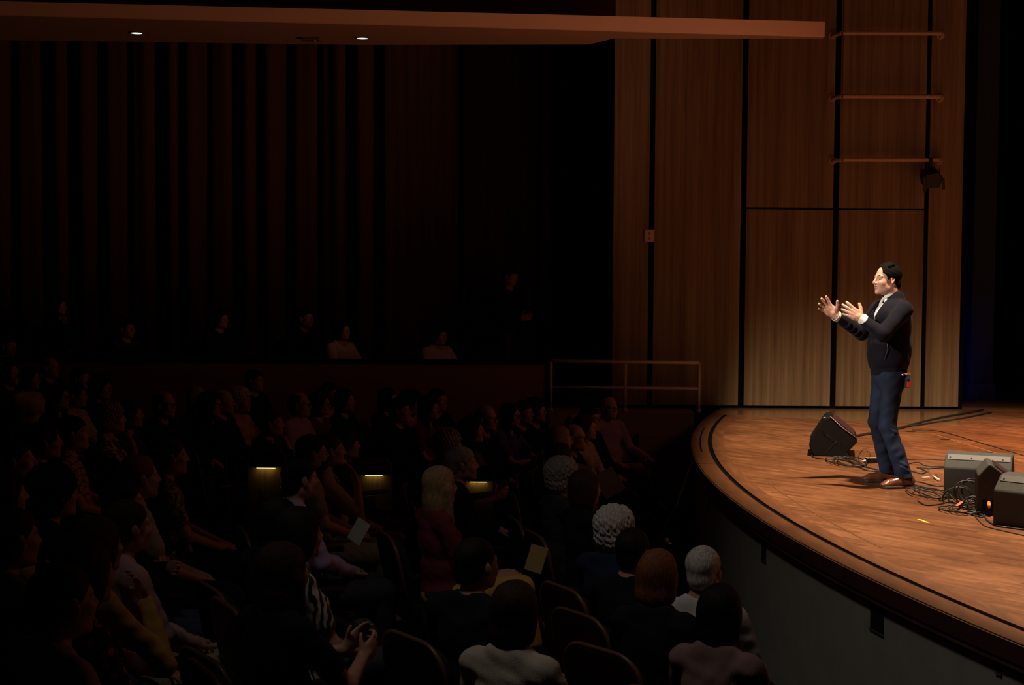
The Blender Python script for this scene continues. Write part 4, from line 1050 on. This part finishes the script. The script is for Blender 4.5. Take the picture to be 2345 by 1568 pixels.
# ------------------------------------------------------------------ theatre seats
def seat_meshes():
    SH = mat('seat_shell', (.035, .014, .008), rough=.5, spec=.25, noise=.2, nscale=8); UP = mat('seat_velour', (.014, .006, .007), rough=.95)
    out = {}
    def arch(y0, z0, z1, r, n=7):
        pts = [(-y0, z0)] + [(-y0 + r - r * math.cos(t), z1 - r + r * math.sin(t)) for t in [PI / 2 * i / n for i in range(n + 1)]]
        return pts + [(-p[0], p[1]) for p in reversed(pts)]
    T = Matrix.Translation((-.265, 0, .42)) @ Matrix.Rotation(rad(-12), 4, 'Y')
    out['back_shell'] = MB().prism(arch(.245, .0, .52, .13), -.022, .0, 'x', T).mesh('back_shell', SH, bevel=.008)
    out['rim'] = MB().tube([T @ Vector((-.010, y, z)) for y, z in arch(.250, .0, .527, .135)], .011, 8).mesh('rim', mat('rim_varnish', (.14, .065, .035), rough=.4), smooth=True)
    out['back_cushion'] = MB().prism(arch(.215, .03, .48, .11), .002, .060, 'x', T).mesh('back_cushion', UP, bevel=.02)
    out['seat_cushion'] = MB().box(-.19, -.225, .36, .25, .225, .445).mesh('seat_cushion', UP, bevel=.03, bseg=3)
    out['armrest'] = MB().box(-.20, -.028, .585, .16, .028, .62).mesh('armrest', SH, bevel=.012)
    out['standard'] = MB().prism([(-.10, 0), (.08, 0), (.05, .05), (.03, .58), (-.13, .58), (-.11, .05)], -.014, .014, 'y').mesh('standard', mat('standard_iron', (.02, .02, .022), rough=.5), bevel=.004)
    return out
SEAT = seat_meshes()
def seat(loc, rz, label, end=False):
    r = empty('theatre_seat', loc, rz, label, 'seat', 'theatre seats in the hall')
    for k in ('back_shell', 'rim', 'back_cushion', 'seat_cushion'): put(k, SEAT[k], r)
    for q in (1, -1):
        o = put('armrest', SEAT['armrest'], r); o.location = (0, q * .262, 0); o = put('standard', SEAT['standard'], r); o.location = (0, q * .262, 0)
    return r

# ------------------------------------------------------------------ the audience: (head pixel, pose, hair, hair colour, top, sleeve, legs, extras, turn, label)
A = [
 # far left, back rows under the parapet
 (24, 856, 'armrest', 'receding', 'black', 'charcoal', 'long', 'charcoal', '', 0, 'high forehead man in a dark jacket at the far left end of the back row'),
 (70, 866, 'lap_f', 'bob', 'black', 'beige', 'short', 'charcoal', '', 0, 'woman in a pale top with black bobbed hair, second from far left, back row'),
 (116, 842, 'lap', 'fringe', 'brown', 'navy', 'long', 'charcoal', '', 0, 'bald man with bare crown just behind the pale topped woman at far left'),
 (134, 908, 'folded_f', 'long', 'black', 'black', 'short', 'charcoal', 'g', 0, 'long haired woman in glasses and a low necked black top, left back rows'),
 (176, 905, 'lap_f', 'bun', 'black', 'cream', 'short', 'charcoal', '', 0, 'woman in a cream top with hair tied back, beside the long haired woman in black'),
 (184, 866, 'lap', 'short', 'black', 'black', 'long', 'charcoal', '', 0, 'barely lit dark haired person between the bald man and the big haired one'),
 (233, 888, 'folded', 'curly', 'black', 'black', 'long', 'charcoal', '', 0, 'person with a large dark curly head of hair against the parapet'),
 (300, 948, 'lap_f', 'bob', 'brown', 'charcoal', 'long', 'charcoal', '', 0, 'dim brown bobbed woman in charcoal left of the bald man with the lanyard'),
 (378, 926, 'armrest', 'fringe', 'brown', 'black', 'long', 'black', 'g', -.1, 'bald man in a black suit with a bright forehead, alone mid left'),
 (258, 958, 'chin_f', 'curly', 'blond', 'blackwhite', 'short', 'charcoal', '', .1, 'curly blond woman in a black and white patterned top, hand raised to her chin'),
 (168, 992, 'lap', 'short', 'black', 'plaid', 'short', 'charcoal', '', 0, 'man in a rust plaid shirt reclining, left side of the hall'),
 (104, 1010, 'lap_f', 'bun', 'brown', 'black', 'long', 'charcoal', '', 0, 'dim woman with tied brown hair left of the plaid shirted man'),
 (36, 1052, 'armrest', 'short', 'black', 'black', 'short', 'denim', '', 0, 'man in a black tee with bare forearms at the left border'),
 (392, 1045, 'lap', 'short', 'brown', 'leafy', 'short', 'navy', '', 0, 'man in a leaf patterned short sleeved shirt beside the aisle'),
 (322, 1092, 'lap', 'receding', 'auburn', 'beige', 'short', 'black', '', 0, 'auburn haired man in a beige shirt in front of the leaf shirted man'),
 (284, 1150, 'folded', 'short', 'black', 'black', 'long', 'denim', '', 0, 'black haired man in black in front of the auburn haired man'),
 # back rows middle left
 (452, 912, 'lap_f', 'bob', 'blond', 'black', 'long', 'charcoal', '', 0, 'blond bobbed woman behind the woman with the yellow badge'),
 (482, 926, 'lap_f', 'long', 'black', 'black', 'long', 'charcoal', 'g', 0, 'long dark haired woman in glasses wearing a yellow badge'),
 (513, 920, 'lap', 'fringe', 'grey', 'black', 'long', 'charcoal', '', 0, 'bald man in black between the badge wearer and the white haired woman'),
 (553, 918, 'folded_f', 'curly', 'white', 'pink', 'short', 'charcoal', '', 0, 'white curly haired woman in a pink blouse near the parapet'),
 (584, 872, 'lap', 'short', 'black', 'black', 'long', 'charcoal', '', 0, 'tall dark haired man directly under the parapet cap, highest head of the back rows'),
 (622, 968, 'chin', 'short', 'brown', 'navy', 'long', 'charcoal', '', 0, 'dim man in navy leaning his chin on a fist, left of the lilac shirt'),
 (687, 926, 'lap', 'fringe', 'brown', 'lilac', 'long', 'charcoal', 'g', 0, 'bald man in glasses and a lilac shirt in the middle back rows'),
 (734, 924, 'lap_f', 'bob', 'brown', 'brown', 'short', 'charcoal', 'g', 0, 'woman in round glasses and a brown top beside the lilac shirted man'),
 (757, 902, 'folded', 'short', 'black', 'pink', 'short', 'charcoal', 'b', 0, 'bearded man in a pink shirt with folded arms in the middle back rows'),
 (791, 916, 'lap_f', 'bob', 'black', 'black', 'short', 'charcoal', '', 0, 'black bobbed woman at the right of the bearded man in pink'),
 (792, 1016, 'lap_f', 'curly', 'brown', 'navy', 'long', 'charcoal', '', 0, 'curly brown haired woman in navy behind the two men in khaki and beige'),
 (716, 1036, 'lap', 'short', 'black', 'khaki', 'short', 'khaki', 'gb', 0, 'bearded man in glasses and a khaki shirt, hands on his lap'),
 (757, 1030, 'chin', 'short', 'brown', 'beige', 'short', 'brown', '', 0, 'clean shaven man in a beige shirt just beyond the bearded khaki man'),
 (690, 1096, 'lap', 'short', 'black', 'lilac', 'long', 'charcoal', '', 0, 'black haired man in a lilac shirt holding a folded white programme'),
 (641, 1196, 'armrest', 'short', 'black', 'black', 'long', 'charcoal', '', .1, 'dark man in black in front of the lilac shirted programme holder'),
 # back rows middle
 (890, 914, 'lap_f', 'bob', 'black', 'black', 'long', 'charcoal', '', 0, 'black haired woman hidden behind the man in the black jacket'),
 (917, 940, 'lap', 'short', 'black', 'black', 'long', 'charcoal', '', 0, 'man in a large black jacket over a pink shirt, middle of the hall'),
 (944, 924, 'lap', 'curly', 'black', 'rust', 'long', 'charcoal', '', 0, 'person with bushy black hair in a rust sweater'),
 (983, 934, 'lap_f', 'long', 'black', 'maroon', 'short', 'charcoal', '', 0, 'long black haired woman in maroon beside the rust sweater'),
 (1004, 916, 'folded', 'short', 'black', 'black', 'long', 'charcoal', '', 0, 'dark haired man in black with folded arms beside the woman in maroon'),
 (1030, 1022, 'clap_f', 'curly', 'grey', 'maroon', 'short', 'charcoal', '', 0, 'grey haired woman with a pale headband and raised hands'),
 (1082, 984, 'lap_f', 'long', 'black', 'olive', 'short', 'charcoal', '', 0, 'long black haired woman in an olive top with bare forearms over the aisle light'),
 (1115, 958, 'armrest', 'receding', 'grey', 'black', 'long', 'black', 'g', 0, 'grey haired man in glasses and a black jacket behind the olive top'),
 (1170, 952, 'clap_f', 'long', 'black', 'purple', 'short', 'charcoal', 'g', 0, 'long black haired woman in glasses and a purple top'),
 (1199, 945, 'lap', 'short', 'black', 'navy', 'long', 'khaki', '', 0, 'black haired man in navy between the purple top and the parapet end'),
 (1230, 940, 'lap_f', 'curly', 'black', 'black', 'short', 'charcoal', '', 0, 'curly black haired woman beside the first post of the railing'),
 # front right block, under the railing
 (1396, 934, 'armrest', 'fringe', 'grey', 'lilac', 'long', 'khaki', 'g', -.1, 'bald man in glasses and a lilac shirt leaning back below the railing'),
 (1352, 958, 'lap', 'short', 'black', 'black', 'long', 'charcoal', 'g', 0, 'dark haired man in black beside the lilac shirt below the railing'),
 (1342, 978, 'lap_f', 'bob', 'brown', 'cream', 'long', 'charcoal', '', -.05, 'woman wrapped in a cream shawl, hand bracelet glinting'),
 (1322, 976, 'lap', 'fringe', 'blond', 'brown', 'long', 'charcoal', '', 0, 'fair balding man behind the man in the black jacket, front right block'),
 (1317, 1002, 'folded', 'fringe', 'grey', 'black', 'long', 'charcoal', 'g', 0, 'grey haired man in glasses and black jacket beside the cream shawl'),
 (1283, 1008, 'lap_f', 'bob', 'blond', 'pink', 'long', 'charcoal', '', 0, 'blond bobbed woman in profile with a pale pink collar, front right block'),
 (1284, 1050, 'chin_f', 'bob', 'brown', 'black', 'long', 'charcoal', '', 0, 'brown bobbed woman just in front of the blond profile'),
 (1292, 1092, 'lap', 'curly', 'grey', 'charcoal', 'long', 'charcoal', '', 0, 'grey curly haired man below the brown bob'),
 (1342, 1118, 'lap_f', 'bob', 'brown', 'black', 'long', 'charcoal', '', 0, 'dark haired woman in black in front of the grey curls, hand at her collar'),
 (1412, 1214, 'lap', 'curly', 'white', 'navy', 'long', 'charcoal', '', .1, 'white curly haired man near the stage wall'),
 (1452, 1262, 'lap', 'short', 'black', 'black', 'long', 'charcoal', '', .15, 'black haired person in front of the white curls, seen from behind'),
 (1508, 1318, 'lap_f', 'bob', 'auburn', 'black', 'long', 'charcoal', '', .25, 'auburn bobbed woman seen from behind, left of the white shirted man'),
 (1612, 1306, 'lap', 'short', 'white', 'white', 'long', 'charcoal', '', .25, 'white haired man in a white shirt closest to the stage wall'),
 (1652, 1402, 'lap_f', 'bob', 'black', 'dullpink', 'long', 'charcoal', '', .1, 'black bobbed woman in a dull pink cardigan in the bottom right corner of the hall'),
 (1182, 1400, 'lap_f', 'bob', 'brown', 'cream', 'short', 'charcoal', '', .2, 'brown bobbed woman in a draped cream blouse at the bottom middle'),
 (1094, 1292, 'armrest', 'short', 'black', 'black', 'long', 'charcoal', '', .15, 'broad dark man in black behind the cream blouse'),
 # near middle
 (1010, 1112, 'lap_f', 'long', 'blond', 'maroon', 'short', 'skirt_yellow', '', 0, 'long blond haired woman in a yellow skirt beside the aisle light'),
 (1060, 1062, 'armrest', 'short', 'grey', 'black', 'long', 'charcoal', '', 0, 'man in a dark suit and white cuffs under the third aisle light'),
 (652, 1310, 'clap_f', 'long', 'brown', 'black', 'short', 'charcoal', '', .05, 'woman in black with long brown hair applauding, large in the lower middle'),
 (688, 1222, 'lap_f', 'bob', 'black', 'zebra', 'short', 'charcoal', '', -.15, 'woman in a zebra striped top behind the long brown haired woman'),
 # near left
 (148, 1376, 'lap', 'short', 'brown', 'lilac', 'long', 'denim', '', -.1, 'large profile man in a lilac shirt in the bottom left corner'),
 (198, 1312, 'lap_f', 'bob', 'brown', 'floral', 'long', 'charcoal', '', -.05, 'woman in a floral dress beyond the large lilac shirted man'),
 (226, 1250, 'chin_f', 'bob', 'brown', 'yellow', 'long', 'khaki', '', 0, 'brown bobbed woman in a mustard cardigan, lower left'),
 (296, 1206, 'lap', 'short', 'brown', 'pink', 'long', 'khaki', '', 0, 'man in a pink shirt and open dark jacket, lower left'),
 (30, 1232, 'chin', 'short', 'brown', 'olive', 'short', 'denim', '', 0, 'brown haired man in an olive shirt at the lower left border'),
 (6, 1130, 'folded_f', 'bob', 'black', 'beige', 'long', 'denim', '', 0, 'woman in a beige top half cut off by the left border'),
 (128, 1130, 'lap', 'curly', 'black', 'black', 'long', 'charcoal', '', 0, 'bushy haired dark figure in front of the plaid shirt'),
]
SPK = Vector((2.97, 11.85))
pos = []
for a in A:
    d = ray(a[0], a[1]); t = .004
    for _ in range(40):
        z = rake(d.x * t, d.y * t); t = (z - HC) / d.z
    pos.append([t, d])
# seats cannot overlap: slide neighbours apart along their lines of sight
order = list(range(len(A)))
for it in range(400):
    for i in order:
        for j in order[:i]:
            pi = pos[i][1] * pos[i][0]; pj = pos[j][1] * pos[j][0]; v = Vector((pi.x - pj.x, pi.y - pj.y)); L = v.length
            if L < .56:
                u = (.56 - L) * .25; far, near = (i, j) if pi.y > pj.y else (j, i)
                pos[far][0] += u / pos[far][1].y; pos[near][0] -= u / pos[near][1].y
                if pos[far][0] * pos[far][1].y > PY - .42: pos[far][0] = (PY - .42) / pos[far][1].y; pos[near][0] -= u / pos[near][1].y
GRP = 'audience members in the hall'
spots = []
for (px, py, pose, hr, hc_, top, slv, leg, ex, turn, lab), (t, d) in zip(A, pos):
    H = Vector((0, 0, HC)) + d * t
    row = math.atan2(12.0 - H.y, 9.5 - H.x); look = math.atan2(SPK.y - H.y, SPK.x - H.x)
    rz = row * .55 + look * .45 + turn
    off = Matrix.Rotation(rz, 3, 'Z') @ Vector(HC0)
    loc = H - off
    place_person(loc, rz, pose, hr, hc_, top, slv, leg, lab, GRP, ex)
    spots.append((loc, row * .8 + rz * .2, lab))
    far_ = H.y > 13.2
    # a seat under each of them, turned with its row
    srz = row * .7 + rz * .3
    short = lab.split(',')[0]
    words_ = ('seat under the ' + lab.replace(',', '')).split()[:15]
    seat(loc, srz, ' '.join(words_))
# empty seats the photograph shows
def empty_seat(px, py, dist, rz, label):
    d = ray(px, py); p = Vector((0, 0, HC)) + d * (dist / d.y); seat((p.x, p.y, p.z - .90), rz, label)
empty_seat(515, 1018, 12.2, rad(38), 'empty seat with a pale rim outlined beside the aisle, left of the first aisle light')
empty_seat(692, 1522, 5.7, rad(28), 'empty seat whose arched back rises from the bottom edge of the picture')
empty_seat(132, 1482, 4.9, rad(25), 'empty seat behind the large lilac shirted man, lower left corner')
empty_seat(16, 975, 13.2, rad(20), 'empty seat with a curved rim at the left border under the back rows')
empty_seat(808, 1036, 12.4, rad(40), 'empty seat whose curved rim shows left of the second aisle light')

# aisle lights on row-end panels
for k, (px, py) in enumerate(((610, 1071), (857, 1088), (1095, 1103))):
    y = (11.9, 12.9, 12.9)[k]; p = on_y(px, py, y); zf = floor_z(p.x, p.y)
    g = empty('row_end_panel', (p.x, p.y, zf), 0, ('row end panel with the leftmost yellow aisle light', 'row end panel with the middle yellow aisle light', 'row end panel with the aisle light nearest the stage')[k], 'panel', 'row end panels with aisle lights')
    h = p.z - zf
    MB().prism([(-.14, 0), (.14, 0), (.15, h + .10), (.11, h + .14), (-.12, h + .14), (-.15, h + .10)], 0, .035, 'y').build('end_panel', mat('end_panel_wood', (.16, .10, .045), rough=.5, noise=.35, nscale=1, stretch=(90, 90, 3)), g, bevel=.006)
    MB().box(-.085, -.045, h + .005, .085, 0, h + .035).build('light_hood', BLACK, g, bevel=.004)
    MB().box(-.072, -.034, h + .0015, .072, -.014, h + .0048).build('light_strip', emit_mat('aisle_glow', (1.0, .72, .22), 5.0), g)

# programmes and a phone held or lying on laps
def slip(name, px, py, dist, w_, h_, rot, m, label, cat):
    p = on_y(px, py, dist); o = MB().prism([(-w_ / 2, -h_ / 2), (w_ / 2, -h_ / 2), (w_ / 2, h_ / 2), (-w_ / 2, h_ / 2)], -.0015, .0015, 'z').build(name, m)
    o.location = p; o.rotation_euler = rot; tag(o, label, cat); return o
PAPER = mat('paper_cream', (.34, .32, .27), rough=.8)
slip('programme', 822, 1216, 8.3, .09, .13, (rad(75), rad(25), rad(-30)), PAPER, 'folded white programme held by the man in the lilac shirt', 'programme')
slip('programme', 1330, 1090, 12.2, .15, .20, (rad(70), rad(10), rad(10)), PAPER, 'pale sheet of paper in front of the man in glasses and black jacket', 'programme')
slip('programme', 1395, 1105, 12.6, .20, .22, (rad(62), rad(-25), rad(25)), mat('paper_grey', (.42, .40, .42), rough=.8), 'greyish sheet of paper lying on a lap, front right block', 'programme')
slip('end_board', 1228, 1279, 8.6, .10, .15, (rad(78), rad(18), rad(4)), mat('board_yellow', (.45, .30, .10), rough=.7), 'small dull yellow board standing low by the aisle, right of the yellow skirt', 'board')

# ------------------------------------------------------------------ people in the side box, and the usher standing there
BOX = [(20, 792, 'folded', 'short', 'black', 'beige', 'long', 'person in a beige sleeve leaning on the box parapet at the far left', 18.5),
       (135, 700, 'chin_f', 'long', 'black', 'black', 'long', 'dark person with raised hands seated high in the box at left', 19.3),
       (292, 752, 'armrest', 'short', 'black', 'charcoal', 'long', 'dark figure in the box with a faintly lit collar edge', 18.6),
       (505, 730, 'lap', 'curly', 'black', 'black', 'long', 'unlit figure in the box before the middle of the curtain', 18.7),
       (700, 728, 'lap', 'short', 'black', 'black', 'long', 'unlit figure in the box left of the person in a white shirt', 18.6),
       (785, 756, 'folded_f', 'bob', 'black', 'white', 'short', 'person in a white shirt leaning on the box parapet before the last curtain folds', 18.3),
       (1006, 768, 'folded', 'curly', 'black', 'white', 'long', 'person with white sleeves in the box in front of the dark panels', 18.6)]
for px, py, pose, hr, hc_, top, slv, lab, y in BOX:
    H = on_y(px, py, y); rz = math.atan2(11 - H.y, 7 - H.x)
    loc = H - Matrix.Rotation(rz, 3, 'Z') @ Vector(HC0)
    place_person(loc, rz, pose, hr, hc_, top, slv, 'charcoal', lab, 'people in the side box')
    seat(loc, rz, 'seat under the ' + ' '.join(lab.split()[:11]))
def standing():
    B = Vol((-.25, -.36, -.01), (.40, .36, 1.80), .009)
    def core(V, g):
        V.ell((0, 0, .93), (.12 + g, .165 + g, .12 + g), None, .03); V.ell((0, 0, 1.10), (.115 + g, .155 + g, .15 + g), None, .04)
        V.ell((-.01, 0, 1.28), (.11 + g, .17 + g, .15 + g), None, .04); V.cone((-.02, .16, 1.42), (-.02, -.16, 1.42), .05 + g, .05 + g, .05)
    core(B, -.004); ar = []
    for q in (1, -1):
        s_, e, w_ = (-.02, q * .19, 1.41), (.02, q * .25, 1.13), (.24, q * .08, 1.10)
        limb(B, s_, e, w_, (.048, .038, .026)); ar.append((s_, e, w_)); hand(B, w_, (.8, -q * .4, .2), (0, -q, 0), (0, 0, 1), curl=.5)
        limb(B, (0, q * .09, .90), (.02, q * .10, .50), (-.01, q * .11, .10), (.08, .052, .036)); B.cone((-.01, q * .11, .08), (.15, q * .13, .035), .034, .028, .02)
    R = rotm(yaw=.1, pitch=-.25); hc = np.array((.01, 0, 1.63)); B.cone((-.02, 0, 1.42), tuple(hc + np.array((-.03, 0, -.05))), .056, .052, .03); head(B, hc, R)
    S = Vol((-.25, -.36, .82), (.36, .36, 1.54), .01); core(S, .014)
    for s_, e, w_ in ar: S.cone(s_, e, .062, .052, .02); S.cone(e, lerp(e, w_, .95), .052, .038, .02)
    S.ripple(.004, 22, 3); S.half((0, 0, .86), (0, 0, -1)); S.ell((0, 0, 1.50), (.08, .072, .06), None, .01, sub=True)
    T = Vol((-.20, -.26, .04), (.24, .26, 1.0), .01); T.ell((0, 0, .90), (.13, .17, .10), None, .03)
    for q in (1, -1): T.cone((0, q * .09, .90), (.02, q * .10, .50), .095, .068, .03); T.cone((.02, q * .10, .50), (-.01, q * .11, .08), .068, .058, .02)
    T.half((0, 0, .06), (0, 0, -1))
    H = on_y(1168, 632, 19.3); z0 = H.z - 1.63
    r = empty('person', (H.x, H.y, z0), rad(-40), 'usher in dark clothes standing in the side box before the dark panels', 'person', None)
    put('body', B.mesh('body', SKIN), r); put('shirt', S.mesh('shirt', fabric('black')), r); put('trousers', T.mesh('trousers', fabric('charcoal')), r)
    HM = Matrix.Translation(Vector(hc)) @ Matrix(R.tolist()).to_4x4()
    h = put('hair', HAIR['short'], r); h.matrix_local = HM; setmat(h, hair_mat('black'))
    for q in (1, -1): e = put('eye', EYE_ME, r); e.matrix_local = HM @ Matrix.Translation((.0705, q * .031, .002))
    for q in (1, -1): MB().prism([(-.09, -.04), (.10, -.045), (.17, -.02), (.17, .02), (.10, .045), (-.09, .04)], 0.0, .075, 'z', Matrix.Translation((.0, q * .12, 0))).build('shoe', BLACK, r, bevel=.018)
standing()
p = on_z(1168, 632); y0 = 19.3
